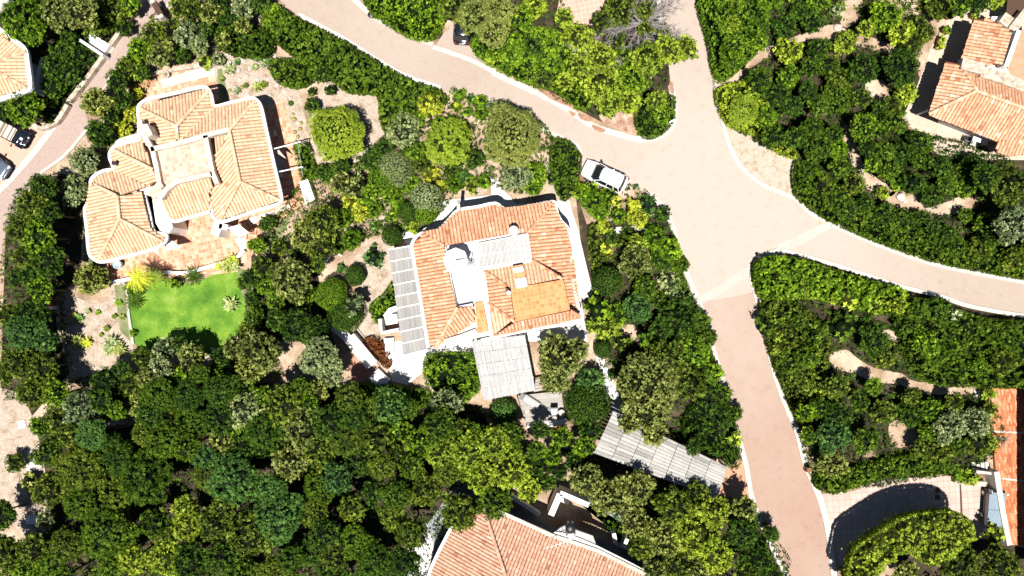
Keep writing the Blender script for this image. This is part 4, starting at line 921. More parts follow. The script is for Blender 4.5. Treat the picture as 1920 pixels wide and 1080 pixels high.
# lawn edging, parapet of the lower terrace
for pl, w_, h_, mt_, lb in (([(231,530),(238,545),(242,590),(246,615),(250,645)], .18, .12, conc, 'thin curved pale edging stone between the lawn and the cactus garden'),
    ([(208,530),(255,520),(300,510),(345,512),(400,497),(440,484),(458,470)], .3, .45, white, 'low white terrace wall above the green lawn'),
    ([(262,142),(330,130),(412,118)], .3, .3, stone, 'low stone edge above the left villa\'s pale upper terrace'),
    ([(108,582),(109,610),(116,640)], .2, .2, stone, 'small stone edging at the cactus garden\'s left side'),
    ([(180,797),(232,792)], .35, .5, conc, 'short pale wall among the trees left of the wood'),
    ([(610,490),(625,470),(640,480)], .2, .4, white, 'short white garden wall between the broad olive crown and the small round bush'),
    ([(395,652),(412,662),(430,655)], .2, .2, stone, 'short stone edging at the lawn\'s lower tip')):
    tag(gutter('garden_wall' if h_ > .25 else 'edging', pl, h_, None, w_, h_+.05, mt_), lb, 'wall')
# rear terrace of left villa: white box, beams, awning
wb = thing('storage_box', 'white garden cabinet below the boxed hedge, right of the left villa', 'cabinet'); sheet('body', [(562,342),(577,337),(589,372),(573,383)], 1.0, white, thick=1.0, parent=wb); sheet('lid', [(561,341),(577,336),(590,373),(573,384)], 1.07, whitem, thick=.05, parent=wb)
sheet('terrace_side', [(0,0),(1,0),(1,1)], 0, white); bpy.data.objects.remove(bpy.data.objects['terrace_side'])
bm_ = thing('beam_frame', 'two thin white beams from the left villa over the boxed hedge', 'pergola')
for a, b in (((507,281),(563,266)), ((519,323),(567,313))):
    m = MB(); m.bar(W(*a, 2.6), W(*b, 2.6), .09, .12); m.build('beam', whitem, bm_); x, y, _ = W(*b, 2.6); m = MB(); m.box((x, y, 1.3), (.09,.09,2.6)); m.build('post', whitem, bm_)
m = MB(); m.bar(W(558,268,2.6), W(568,331,2.6), .05, .05); m.build('beam', greym, bm_)
tb = thing('glass_table', 'pale blue oval table in the shade right of the left villa', 'table', W(524,315,.0)); m = MB(); m.lathe((0,0,.7), [(.5,0),(.52,.03),(.5,.05)], 24); m.v = [(x*1.0, y*1.9, zz) for x, y, zz in m.v]; m.build('tabletop', pale_blue, tb)
m = MB(); [m.box((sx*.28, sy*.6, .35), (.06,.06,.7)) for sx in (-1,1) for sy in (-1,1)]; m.build('leg', whitem, tb)
def chair(label, px, py, z, rz, mat, group=None, frame=None):
    frame = frame or whitem
    t = thing('chair', label, 'chair', W(px, py, z), rz, group); m = MB(); m.box((0,0,.44), (.48,.46,.05)); m.build('seat', mat, t)
    m = MB(); m.box((0,-.24,.72), (.46,.05,.52)); m.build('backrest', mat, t)
    for sx in (-1,1):
        for sy in (-1,1): m = MB(); m.box((sx*.2, sy*.19, .21), (.04,.04,.42)); m.build('leg', frame, t)
        m = MB(); m.box((sx*.24, 0, .64), (.04,.44,.04)); m.build('armrest', frame, t)
    return t
chair('pale chair below the pale blue oval table', 527, 328, 0, 3.0, whitem); chair('grey green slatted chair above the small white parasol', 515, 252, 0, .3, pale_blue)
pm = thing('small_parasol', 'small round white parasol at the left villa\'s right eave', 'parasol', W(514,272,0)); m = MB(); m.tube([(0,0,0),(0,0,2.4)], [.03,.03], 6); m.build('pole', whitem, pm)
m = MB(); m.lathe((0,0,2.25), [(.52,0),(.53,.02),(.3,.14),(.02,.24)], 20); m.build('canopy', fabric_w, pm)
tag(sheet('shade_sail', [(514,284),(523,281),(537,298)], 2.0, parapet_m, thick=.03), 'small beige triangular shade sail below the small white parasol', 'shade sail')
aw = thing('awning', 'white awning with a brown side panel at the left villa\'s lower right corner', 'awning'); sheet('canopy', [(427,427),(448,421),(467,436),(446,446)], 2.3, fabric_w, thick=.06, parent=aw)
for p in ((429,428),(448,423),(464,436),(446,444)): m = MB(); x, y, _ = W(*p, 2.2); m.box((x, y, 1.1), (.06,.06,2.2)); m.build('post', whitem, aw)
m = MB(); m.bar(W(456,418,1.2), W(467,434,1.2), .08, 1.9); m.build('side_panel', brownwood, aw)
tag(sheet('garden_mat', [(440,448),(460,444),(462,465),(452,470)], .06, white, thick=.03), 'white mat on the patchwork terrace below the awning', 'mat')
tag(sheet('upper_slab', [(462,410),(520,392),(540,380),(545,390),(500,408),(465,425)], .35, parapet_m, thick=.35), 'pale step slab between the left villa and the dry lawn', 'step')
# gates
for px, py, a_, lb, mt_, s_ in ((103,558,100,'dark brown wooden garden gate left of the cactus garden', brownwood, 1.0), (310,29,-60,'small dark lattice gate beside the top of the left road', darkwood, .8)):
    g = thing('garden_gate', lb, 'gate', W(px, py, 0), R(a_)); 
    for k in range(7): m = MB(); m.box(((-.66+.22*k)*s_, 0, .75), (.18*s_, .22, 1.3)); m.build('slat', mt_, g)
    m = MB(); m.box((0,0,1.43), (1.8*s_,.5,.10)); m.build('top_rail', mt_, g)
    for sx in (-1,1): m = MB(); m.box((sx*.98*s_,0,.8), (.3,.4,1.6)); m.build('pier', conc, g)
# ------------------------------------------------------------------ vehicles
def ssec(m, secs, n=20, ex=4.0):
    """loft of rounded sections along x: (x, half width, z bottom, z top)"""
    vs = []
    for x, w, zb, zt in secs:
        for k in range(n):
            a = 2*math.pi*k/n; c, s_ = math.cos(a), math.sin(a)
            yy = math.copysign(abs(c)**(2/ex), c)*w; zz = (zb+zt)/2+math.copysign(abs(s_)**(2/ex), s_)*(zt-zb)/2; vs.append((x, yy, zz))
    fs = []; q = len(secs)
    for i in range(q-1):
        for k in range(n): fs.append((i*n+k, (i+1)*n+k, (i+1)*n+(k+1)%n, i*n+(k+1)%n)[::-1])
    fs.append(tuple(range(n))); fs.append(tuple(reversed(range((q-1)*n, q*n)))); m.add(vs, fs)
def wheels(t, L, Wd, r=.34, fr=.32, rr=.30):
    for x in (L*fr, -L*rr):
        for sy in (-1, 1):
            w = MB(); w.tube([(x, sy*(Wd/2-.22), r), (x, sy*(Wd/2-.0), r)], [r, r], 20); wo = w.build('wheel', tyre_m, t, True)
            w = MB(); w.tube([(x, sy*(Wd/2-.01), r), (x, sy*(Wd/2+.01), r)], [r*.62, r*.58], 14); w.build('rim', rim_m, wo)
def car(label, px, py, ang, L, Wd, Hh, paint, suv=True, name='parked_car', rails=True):
    t = thing(name, label, 'car', W(px, py, .02), R(ang)); h = L/2; w = Wd/2; bz = Hh*.60
    m = MB(); ssec(m, [(-h, w*.72, .42, bz*.82), (-h+.06, w*.86, .32, bz*.93), (-h+.25, w*.97, .26, bz), (-h*.4, w, .22, bz+.01), (h*.35, w, .22, bz), (h*.62, w*.97, .24, bz*.95), (h*.85, w*.9, .28, bz*.88), (h-.05, w*.74, .34, bz*.76), (h, w*.6, .42, bz*.66)])
    m.build('body', paint, t, True)
    xr = -h+.22 if suv else -h+.75; xf = h*.50          # cabin ends at the belt
    def ring(x0, x1, ww, z, rc=.12):
        return [(x0+rc, -ww, z), (x1-rc*1.5, -ww*.98, z), (x1, -ww*.72, z), (x1+.05, 0, z), (x1, ww*.72, z), (x1-rc*1.5, ww*.98, z), (x0+rc, ww, z), (x0, ww*.8, z), (x0-.03, 0, z), (x0, -ww*.8, z)]
    a = ring(xr, xf, w*.93, bz-.05); xb = xr+(.28 if suv else .6); xg = xf-.60; b = ring(xb, xg, w*.74, Hh-.05)
    m = MB(); n = 10; m.add(a+b, [(i, (i+1)%n, n+(i+1)%n, n+i) for i in range(n)]+[tuple(range(n, 2*n))]); m.build('windows', glass, t)
    c0 = ring(xb-.02, xg+.03, w*.765, Hh-.055); c1 = ring(xb+.05, xg-.06, w*.66, Hh)
    m = MB(); m.add(c0+c1, [(i, (i+1)%n, n+(i+1)%n, n+i) for i in range(n)]+[tuple(range(n, 2*n)), tuple(reversed(range(n)))]); m.build('roof', paint, t, True)
    m = MB()
    for i in (0, 1, 5, 6): m.bar(a[i], b[i], .07)
    xm = (xr+xf)/2
    for sy in (-1, 1): m.bar((xm, sy*w*.935, bz-.04), (xm-.02, sy*w*.745, Hh-.06), .07); m.bar((xr+.7, sy*w*.935, bz-.04), (xb+.6, sy*w*.745, Hh-.06), .07)
    m.build('pillars', paint, t)
    if rails:
        for sy in (-1, 1): m = MB(); m.bar((xb+.2, sy*w*.64, Hh+.02), (xg-.2, sy*w*.64, Hh+.02), .035); m.build('roof_rail', paint if paint is carw else greym, t)
    for sy in (-1, 1):
        m = MB(); m.box((xf-.28, sy*(w+.09), bz+.04), (.16,.22,.14)); m.build('mirror', blackm, t)
        m = MB(); m.box((h-.16, sy*w*.66, bz*.74), (.2,.3,.12), -sy*.35); m.build('headlight', lamp_l, t)
        m = MB(); m.box((-h+.05, sy*w*.74, bz*.84), (.1,.28,.16), sy*.25); m.build('tail_light', red_l, t)
    m = MB(); m.box((-h-.005, 0, .62), (.03,.5,.12)); m.build('plate', plate_m, t)
    m = MB(); m.box((xf+.06, 0, bz-.02), (.12, w*1.5, .03)); m.build('cowl', blackm, t)
    m = MB(); m.box((xb+.02, 0, Hh-.03), (.16, w*1.3, .04)); m.build('spoiler', blackm if paint is carw else paint, t)
    m = MB(); m.box((h-.01, 0, bz*.55), (.08, w*1.1, .2)); m.build('grille', blackm, t)
    m = MB(); m.box((-h+.02, 0, .5), (.12, w*1.6, .16)); m.build('bumper', blackm, t)
    wheels(t, L, Wd); return t
car('white sport utility car parked at the edge of the road junction', 1132, 333, 180-25, 4.25, 1.85, 1.62, carw)
car('black car parked nose-in under the trees in a bay at the top', 869, 48, 87, 3.9, 1.72, 1.5, cark, rails=False)
car('blue grey car cut off by the left edge below the open jeep', -14, 305, -33, 4.3, 1.85, 1.5, carg, rails=False)
jp = thing('open_jeep', 'open jeep with a cream canvas cover and two rows of cream seats', 'jeep', W(33,253,.02), R(-29))
m = MB(); ssec(m, [(-1.7,.72,.4,.95), (-1.6,.78,.35,1.0), (0,.78,.32,1.0), (.75,.76,.32,1.0)], ex=7); m.build('tub', blackm, jp)
m = MB(); ssec(m, [(.72,.70,.4,1.03), (1.2,.66,.4,1.0), (1.5,.6,.42,.92), (1.58,.5,.5,.8)], ex=6); hd = m.build('hood', cark, jp, True)
m = MB(); m.box((1.22,.0,1.02), (.28,.22,.03)); m.build('hood_patch', plate_m, hd)
m = MB(); m.box((-1.12,0,1.42), (1.35,1.38,.5), taper=.93); m.build('canopy', cream, jp, bevel=.08)
for x in (-.12, .42):
    m = MB(); m.box((x,0,1.1), (.38,1.25,.16)); so = m.build('seat', cream, jp, bevel=.03)
    m = MB(); m.box((x-.2,0,1.26), (.1,1.25,.34)); m.build('seat_back', cream, so, bevel=.03)
m = MB(); m.bar((.72,-.68,1.0), (.66,-.66,1.4), .05); m.bar((.72,.68,1.0), (.66,.66,1.4), .05); m.bar((.66,-.68,1.4), (.66,.68,1.4), .05); m.build('windscreen_frame', blackm, jp)
m = MB()
for k in range(12): a = 2*math.pi*k/12; b = a+math.pi/6; m.bar((.62+.05*math.cos(a), .3+.17*math.sin(a), 1.15+.1*math.cos(a)), (.62+.05*math.cos(b), .3+.17*math.sin(b), 1.15+.1*math.cos(b)), .03)
m.build('steering_wheel', blackm, jp)
for sy in (-1, 1):
    m = MB(); m.box((1.25, sy*.72, .85), (.75,.25,.08)); m.build('mudguard', cark, jp, bevel=.02); m = MB(); m.lathe((1.56, sy*.38, .72), [(.09,0),(.1,.05),(.06,.12)], 12); m.build('headlight', lamp_l, jp)
    m = MB(); m.bar((.72, sy*.74, 1.1), (.8, sy*.95, 1.12), .04); m.box((.8, sy*.98, 1.15), (.06,.18,.14)); m.build('mirror', blackm, jp)
wheels(jp, 3.3, 1.55, .34, .34, .33)
ut = thing('utility_truck', 'small utility truck with a shade-blue two-panel bed cover beside the driveway', 'truck', W(1852,944,.02), R(86))
m = MB(); ssec(m, [(-1.8,.70,.35,.8), (1.5,.72,.35,.85), (1.62,.66,.4,.8)], ex=8); m.build('chassis', blackm, ut)
for i, (x0_, x1_) in enumerate(((-1.75,-.25), (-.22,1.2))): m = MB(); m.box(((x0_+x1_)/2,0,1.15), (x1_-x0_,1.5,.12)); m.build('bed_cover', shadecov, ut, bevel=.03)
m = MB(); m.box((-.28,0,.95), (2.95,1.46,.4)); m.build('bed', greym, ut)
m = MB(); m.box((1.42,0,1.1), (.42,1.4,.45), taper=.9); m.build('cab', greym, ut, bevel=.06)
m = MB(); m.box((1.5,0,1.32), (.22,1.15,.03)); m.build('windscreen', glass, ut)
for sy in (-1, 1): m = MB(); m.box((1.3, sy*.78, 1.35), (.1,.2,.14)); m.build('mirror', whitem if sy < 0 else blackm, ut)
wheels(ut, 3.4, 1.5, .3)

# ------------------------------------------------------------------ furniture and small things
lg = thing('sun_lounger', 'grey slatted sun lounger with a raised back on the wooden deck', 'lounger', W(993,751,.5), R(-33))
m = MB(); [m.box((-.55+.11*k, 0, .35), (.08,.62,.03)) for k in range(14)]; m.build('slats', greym, lg)
m = MB()
for k in range(7): m.box((-.65-.07*k, 0, .38+.075*k), (.06,.62,.03))
m.build('backrest', blackm, lg)
m = MB(); m.box((.2,.33,.31), (1.7,.05,.06)); m.box((.2,-.33,.31), (1.7,.05,.06)); m.build('frame', blackm, lg)
for x in (-.5, .95):
    for sy in (-1, 1): m = MB(); m.box((x, sy*.3, .15), (.05,.05,.3)); m.build('leg', blackm, lg)
chd = thing('lounge_chair', 'black framed lounge chair with a grey cushion on the wooden deck', 'chair', W(1039,772,.5), R(182))
m = MB(); m.box((0,-.1,.38), (.62,.75,.1)); m.build('cushion', greym, chd, bevel=.03)
m = MB(); m.box((0,-.48,.62), (.66,.1,.6)); m.box((0,-.05,.3), (.7,.95,.05)); m.build('frame', blackm, chd)
for sx in (-1,1):
    for sy in (-1,1): m = MB(); m.box((sx*.3, sy*.38-.05, .14), (.05,.05,.28)); m.build('leg', blackm, chd)
def rtable(label, px, py, z, r, mat, hh=.5):
    t = thing('side_table', label, 'table', W(px, py, z)); m = MB(); m.lathe((0,0,hh-.04), [(r*.96,0),(r,.02),(r*.96,.05)], 22); m.build('tabletop', mat, t)
    m = MB(); m.tube([(0,0,0),(0,0,hh-.04)], [.05,.05], 8); m.lathe((0,0,0), [(r*.55,0),(r*.5,.03)], 16); m.build('stem', greym, t)
rtable('larger beige round side table beside the black framed lounge chair', 1052, 773, .5, .33, cream)
rtable('smaller beige round side table at the deck rail', 1039, 783, .5, .23, cream)
wt = thing('garden_table', 'white garden table below the rust tiled villa\'s front wall', 'table', W(1829,262,0), R(-20))
m = MB(); m.box((0,0,.72), (1.5,.85,.05)); m.build('tabletop', whitem, wt, bevel=.02)
for sx in (-1,1):
    for sy in (-1,1): m = MB(); m.box((sx*.65, sy*.33, .35), (.06,.06,.7)); m.build('leg', whitem, wt)
chair('white chair with dark gaps in front of the white garden table', 1819, 270, 0, 2.8, whitem, None, blackm)
chair('dark folding chair left of the white garden table', 1806, 262, 0, 1.2, blackm, None, greym)
dc = thing('deck_chair', 'small grey folding chair beside the round parasol\'s base', 'chair', W(879,494,3.27), R(40)); 
m = MB(); [m.box((-.22+.09*k, 0, .4), (.06,.46,.03)) for k in range(6)]; m.build('seat', greym, dc); m = MB(); [m.box((-.3, 0, .5+.1*k), (.03,.46,.06)) for k in range(4)]; m.build('backrest', greym, dc)
for sx in (-1,1):
    for sy in (-1,1): m = MB(); m.box((sx*.2, sy*.2, .2), (.03,.03,.4)); m.build('leg', greym, dc)
# ring-shaped pot, round well cover
pt = thing('round_basin', 'pale round basin on the patchwork terrace at the left villa\'s lower left corner', 'basin', W(226,496,0)); m = MB(); m.lathe((0,0,0), [(.30,0),(.40,.5),(.42,.62),(.33,.64),(.30,.5),(.05,.48)], 26); m.build('bowl', pale_blue, pt, True)
pt = thing('round_planter', 'round brown planter above the left villa beside the fan palm', 'planter', W(315,142,0)); m = MB(); m.lathe((0,0,0), [(.25,0),(.33,.4),(.36,.45),(.28,.46),(.24,.36),(.03,.34)], 22); m.build('pot', stone, pt, True)
m = MB()
for k in range(9): a = k*.7; m.tube([(0,0,.35),(.12*math.cos(a),.12*math.sin(a),.55),(.25*math.cos(a),.25*math.sin(a),.5)], [.02,.015,.005], 4)
m.build('plant', LM['O'], pt)
def bollard(px, py, label, hh=.9, r=.16, mat=None):
    t = thing('bollard_lamp', label, 'lamp', W(px, py, 0)); m = MB(); m.tube([(0,0,0),(0,0,hh)], [.05,.05], 8); m.build('post', greym, t)
    m = MB(); m.lathe((0,0,hh-.1), [(r*.6,0),(r,.12),(r,.2),(.03,.28)], 16); m.build('lamp_head', mat or blackm, t); return t
bollard(698, 33, 'small dark lamp at the upper kerb of the main road', .6, .3)
bollard(1418, 482, 'slim lamp at the corner of the walled garden by the cross strip', .9, .16)
bollard(1372, 882, 'small lamp beside the orange paving at the carport end', .6, .1)
bollard(1213, 550-2, 'low lamp hidden in the bushes right of the centre villa', .9, .1, greym)
sg = thing('street_sign', 'small white sign on a thin post at the planted corner of the road junction', 'sign', W(1249,238,0)); m = MB(); m.tube([(0,0,0),(0,0,1.9)], [.03,.03], 8); m.build('post', whitem, sg); m = MB(); m.box((.12,.1,1.8), (.55,.05,.28), .5); m.box((.12,.1,1.95), (.6,.12,.03), .5); m.build('panel', whitem, sg)
pb = thing('meter_box', 'small brown meter box on the kerb below the bushes, right of the lower road', 'box', W(1510,877,0)); m = MB(); m.box((0,0,.45), (.42,.42,.9)); m.build('cabinet', brownwood, pb, bevel=.02); m = MB(); m.box((0,-.215,.5), (.34,.02,.7)); m.build('door', darkwood, pb)
# rocks
def rock(px, py, s, label, seed, mat=None, group=None, hh=.6):
    bm = bmesh.new(); bmesh.ops.create_icosphere(bm, subdivisions=2, radius=s); rr = random.Random(seed)
    ax = [(Vector((rr.gauss(0,1), rr.gauss(0,1), rr.gauss(0,1))).normalized(), rr.uniform(.55,.9)) for _ in range(9)]
    for v in bm.verts:
        for a_, l_ in ax:
            dd = v.co.dot(a_)-l_*s
            if dd > 0: v.co -= a_*dd
        v.co.z *= hh; v.co += Vector((rr.uniform(-1,1), rr.uniform(-1,1), 0))*s*.04
    me = bpy.data.meshes.new('rock'); bm.to_mesh(me); bm.free(); me.materials.append(mat or rock_m)
    o = bpy.data.objects.new('rock', me); C.objects.link(o); x, y, _ = W(px, py, 0); o.location = (x, y, s*hh*.35); o.rotation_euler = (0,0,rr.uniform(0,6)); return tag(o, label, 'rock', group)
rock(430, 803, .55, 'pale boulder among the trees in the middle of the wood', 1)
rock(1688, 370, .5, 'white boulder on the bare ground of the right bank', 2, conc)
rock(1697, 377, .3, 'small pale rock touching the white boulder on the right bank', 3)
rock(1570, 52, .42, 'pale rock on the curved footpath of the right bank, top', 4)
rock(1225, 229, .35, 'round pale rock in the bush at the planted road corner', 5)
rock(1143, 685, .42, 'round beige rock beside the pale path right of the round green tree', 6, sand)
rock(172, 62, .35, 'pale rock above the white entrance slab', 7)
for i, (x, y, s) in enumerate([(455,115,.4),(470,128,.3),(497,108,.35),(512,135,.4),(520,160,.3),(450,150,.25),(488,172,.3),(505,180,.35),(533,172,.3),(430,118,.3),(440,165,.28),(466,180,.3),(478,98,.3),(525,120,.35),(540,200,.25),(545,185,.3),(560,230,.25),(570,262,.25),(500,148,.3),(462,142,.3),(483,150,.25),(436,140,.25),(552,210,.2),(447,132,.3),(410,105,.3),(425,100,.28),(515,104,.3)]):
    rock(x, y, s*.9, ['large ', 'small ', ''][i % 3]+'pale rock in the rock garden', 20+i, rock_m if i % 4 else conc, 'rocks of the rock garden')
for i, (x, y, s) in enumerate([(120,586,.18),(140,590,.16),(160,588,.15),(180,582,.16),(200,575,.2),(214,563,.2),(160,705,.2),(200,712,.2),(222,700,.2),(235,650,.15)]):
    rock(x, y, s, 'small pale edging stone around the cactus garden', 60+i, rock_m, 'edging stones of the cactus garden')
# slabs in the left clearing
tag(sheet('stone_slab', [(33,790),(45,787),(49,800),(35,804)], .1, white, thick=.1), 'white slab on the bare ground at the left edge, upper one', 'slab')
tag(sheet('stone_slab', [(50,968),(62,964),(72,970),(70,984),(48,982)], .1, white, thick=.1), 'white slab on the bare ground at the left edge, lowest one', 'slab')
tag(sheet('stone_slab', [(46,845),(78,842),(78,882),(50,884)], .08, conc, thick=.1), 'pale square slab on the bare ground beside the lone small bush', 'slab')
# ------------------------------------------------------------------ palms, cycads, cacti
def frond_plant(name, label, cat, px, py, r, n, mat, hz=.8, stem=.15, arch=.5, wd=.22, group=None, seed=0, leaflets=True):
    t = thing(name, label, cat, W(px, py, 0), 0, group); rr = random.Random(seed+n); m = MB()
    for k in range(n):
        a = 2.4*k+rr.uniform(-.2,.2); el = rr.uniform(.15, 1.15); L = r*rr.uniform(.8, 1.1); pr = None
        for j in range(7):
            s_ = j/6; q = Vector((math.cos(a)*L*s_*math.cos(el*(1-s_*.8)), math.sin(a)*L*s_*math.cos(el*(1-s_*.8)), hz+L*(math.sin(el)*s_-arch*s_*s_)))
            if pr is not None:
                dd = (q-pr); sd = Vector((-math.sin(a), math.cos(a), 0))
                if leaflets:
                    for e in (-1, 1):
                        for z_ in (.2, .6):
                            b = pr+dd*z_; tip = b+sd*e*wd*(1-.6*s_)+dd.normalized()*wd*.6-Vector((0,0,.03)); wv = dd.normalized()*.035
                            m.add([b-wv, b+wv, tip], [(0,1,2) if e > 0 else (2,1,0)], rr.uniform(.2,1))
                    m.bar(pr, q, .02, .02, .6)
                else:
                    w0 = wd*math.sin(math.pi*min(1, .25+.75*(s_-1/6)))*.5; w1 = wd*math.sin(math.pi*min(1, .25+.75*s_))*.5
                    m.add([pr-sd*w0, pr+sd*w0, q+sd*w1, q-sd*w1], [(0,1,2,3)], rr.uniform(.2,1))
            pr = q
    m.build('fronds', mat, t)
    m = MB(); m.tube([(0,0,-.03),(0,0,hz*.5),(0,0,hz)], [stem*1.2, stem, stem*.8], 8); m.build('trunk', bark, t); return t
frond_plant('fan_palm', 'lime green fan palm right of the road shrubs, above the left villa', 'palm', 272, 143, 1.1, 70, LM['P'], 1.6, .18, .9, .14, seed=1, leaflets=False)
frond_plant('palm_tree', 'bright yellow green palm at the lawn\'s top edge, left of its pair', 'palm', 287, 521, 1.35, 34, LM['Y'], 2.6, .16, .8, .3, seed=2)
frond_plant('palm_tree', 'yellow green palm at the lawn\'s top edge, touching the terrace wall', 'palm', 309, 524, 1.1, 26, LM['P'], 2.2, .14, .8, .28, seed=3)
CY = LM['D']
frond_plant('cycad', 'dark spiky cycad at the top edge of the lawn, right of the palms', 'cycad', 367, 518, 1.0, 40, CY, .35, .16, .35, .16, seed=4)
frond_plant('cycad', 'dark spiky cycad on the lawn near its left edging', 'cycad', 257, 564, 1.0, 40, CY, .35, .16, .35, .16, seed=5)
frond_plant('cycad', 'smaller dark cycad in the lawn\'s top left corner', 'cycad', 246, 540, .55, 26, CY, .3, .1, .35, .14, seed=6)
frond_plant('cycad', 'small dark cycad between the left palm and the lawn corner', 'cycad', 268, 540, .6, 24, CY, .3, .1, .35, .14, seed=7)
frond_plant('agave', 'pale broad leaved agave alone on the right side of the lawn', 'agave', 436, 571, .95, 18, LM['S'], .25, .1, .25, .24, seed=8, leaflets=False)
for i, (x, y, r, mt_) in enumerate([(428,496,.75,'O'),(440,488,.7,'P'),(447,500,.6,'S'),(415,500,.45,'Y'),(436,505,.5,'O')]):
    frond_plant('banana_plant', ['olive broad leaved plant at the lawn\'s top right corner','light green broad leaved plant against the low terrace wall','grey green broad leaved plant next to the dry lawn','small yellow broad leaved plant above the lawn beside the chair','small olive broad leaved plant overhanging the lawn'][i], 'plant', x, y, r, 14, LM[mt_], .5, .08, .3, .24, seed=20+i, leaflets=False)
for i, (x, y, r, mt_, lb) in enumerate([(128,607,.6,'S','blue grey agave on the left of the cactus garden'),(153,596,.45,'T','green agave in the upper part of the cactus garden'),(142,590,.35,'O','brownish tuft in the upper left of the cactus garden'),
    (150,638,.8,'O','wide opuntia clump in the lower left of the cactus garden'),(166,642,.6,'Y','yellow green opuntia beside the wide opuntia clump'),(215,642,.9,'S','large pale opuntia in the lower right of the cactus garden'),(228,655,.8,'O','olive opuntia behind the large pale one'),(205,655,.6,'S','spreading pale agave below the large pale opuntia'),
    (225,568,.4,'G','small green agave between the cactus garden and the lawn edging'),(231,595,.4,'O','small olive agave beside the lawn edging'),(186,586,.28,'G','tiny round green cactus in the middle of the cactus garden, upper one'),(168,584,.3,'S','tiny grey agave in the upper middle of the cactus garden'),(203,616,.35,'K','tiny dark agave in the centre of the cactus garden'),(192,628,.25,'K','tiny dark tuft in the lower centre of the cactus garden'),(217,593,.3,'K','tiny rounded tuft at the right of the cactus garden')]):
    frond_plant('succulent', lb, 'succulent', x, y, r, 16 if r < .5 else 26, LM[mt_], .15, .06, .2, .14+.1*r, seed=40+i, leaflets=False)
for i, (x, y, r, mt_) in enumerate([(433,132,.9,'S'),(448,118,.5,'T'),(486,110,.8,'T'),(495,122,.5,'S'),(418,150,.4,'O'),(446,172,.55,'S'),(462,162,.4,'K'),(485,165,.8,'O'),(497,160,.5,'K'),(505,118,.45,'T'),(480,128,.5,'S'),(470,108,.4,'O')]):
    frond_plant('succulent', 'spiky succulent among the pale rocks of the rock garden', 'succulent', x, y, r*.8, 22, LM[mt_], .2, .06, .1, .14, 'succulents of the rock garden', 60+i, False)
def barrel(px, py, r, label, mat, group):
    t = MB(); n = 24; prof = []
    vs = []; fs = []
    for j in range(8):
        ph = math.pi/2*j/7; 
        for k in range(n): a = 2*math.pi*k/n; rr_ = r*math.cos(ph)*(1-.07*(k % 2))+.001; vs.append((rr_*math.cos(a), rr_*math.sin(a), r*.9*math.sin(ph)+.08))
    for j in range(7):
        for k in range(n): fs.append((j*n+k, j*n+(k+1)%n, (j+1)*n+(k+1)%n, (j+1)*n+k))
    t.add(vs, fs); t.lathe((0,0,0), [(r*.9,0),(r,.09)], 16); o = t.build('barrel_cactus', mat, None, True); o.location = W(px, py, 0); return tag(o, label, 'cactus', group)
goldm = noisy('golden_spines', [(.3,(.20,.17,.05)),(.7,(.42,.36,.14))], 12, 40)
barrel(546, 194, .26, 'dark green round cactus at the top of the narrow cactus bed', LM['D'], 'barrel cacti')
for i, (x, y, r) in enumerate([(552,224,.24),(565,231,.18),(553,248,.2),(550,214,.16),(563,242,.2),(559,257,.18),(541,187,.13),(454,164,.2),(431,170,.18),(555,265,.14)]):
    barrel(x, y, r, 'round golden green barrel cactus in the gravel right or above the left villa', goldm, 'golden barrel cacti')
# potted plants by the right villa
for i, (x, y, lb, c_) in enumerate([(1776,33,'potted green shrub beside the path above the right villa\'s porch','G'),(1768,60,'potted dark green shrub left of the porch shadow, middle one','G'),(1759,78,'potted lime shrub left of the porch shadow','P'),(1756,90,'lowest potted plant of the row left of the porch','Y'),(1821,33,'potted yellow green plant at the corner of the rust tiled annex','P')]):
    t = thing('potted_plant', lb, 'plant', W(x, y, 0)); m = MB(); m.lathe((0,0,0), [(.2,0),(.28,.38),(.31,.42),(.25,.42)], 16); m.build('pot', brass, t)
    o = bpy.data.objects.new('foliage', get_crown('loose', .6, i)); C.objects.link(o); 
    if not o.data.materials: o.data.materials.append(LM['D'])
    o.material_slots[0].link = 'OBJECT'; o.material_slots[0].material = LM[c_]; o.scale = (.42,.42,.42); o.location = (0,0,.62); o.parent = t
# dead branches
def dead(label, px, py, r, hz, n, seed, name='bare_tree'):
    t = thing(name, label, 'tree', W(px, py, 0)); rr = random.Random(seed); m = MB(); m.tube([(0,0,-.05),(.05,0,hz*.35),(0,.05,hz*.55)], [r*.07,r*.055,r*.045], 7); m.build('trunk', deadwood, t); m = MB()
    for k in range(n):
        a = 2*math.pi*k/n+rr.uniform(-.4,.4); p = Vector((0,.05,hz*rr.uniform(.35,.55))); rd = r*.035; L = r*rr.uniform(.7,1.05); pts = [p]; rads = [rd]
        for j in range(1, 6):
            s_ = j/5; a += rr.uniform(-.25,.25); q = pts[-1]+Vector((math.cos(a), math.sin(a), rr.uniform(.1,.55)*(hz*.5/r)))*L/5; pts.append(q); rads.append(rd*(1-s_*.85))
            for _ in range(4):
                b = a+rr.uniform(-1.1,1.1); e = q+Vector((math.cos(b), math.sin(b), rr.uniform(-.1,.5)))*L*.28*rr.uniform(.5,1); m.tube([q, q.lerp(e,.5)+Vector((0,0,.03)), e], [rd*.35, rd*.25, rd*.1], 4)
                for __ in range(3):
                    b2 = b+rr.uniform(-.9,.9); e2 = e+Vector((math.cos(b2), math.sin(b2), rr.uniform(-.1,.4)))*L*.14; m.tube([e, e2], [rd*.12, rd*.05], 3)
        m.tube(pts, rads, 5)
    m.build('branches', deadwood, t); return t
dead('bare grey tree with tangled dead branches beside the top of the road', 1192, 66, 3.3, 5.4, 26, 3)
dead('thin bare branches inside the lime trees, left of the larger bare tree', 1108, 122, 2.2, 5.4, 14, 4)
dead('tiny bare tree standing on the brick terrace at the right edge', 1868, 822, .8, 2.2, 8, 5)
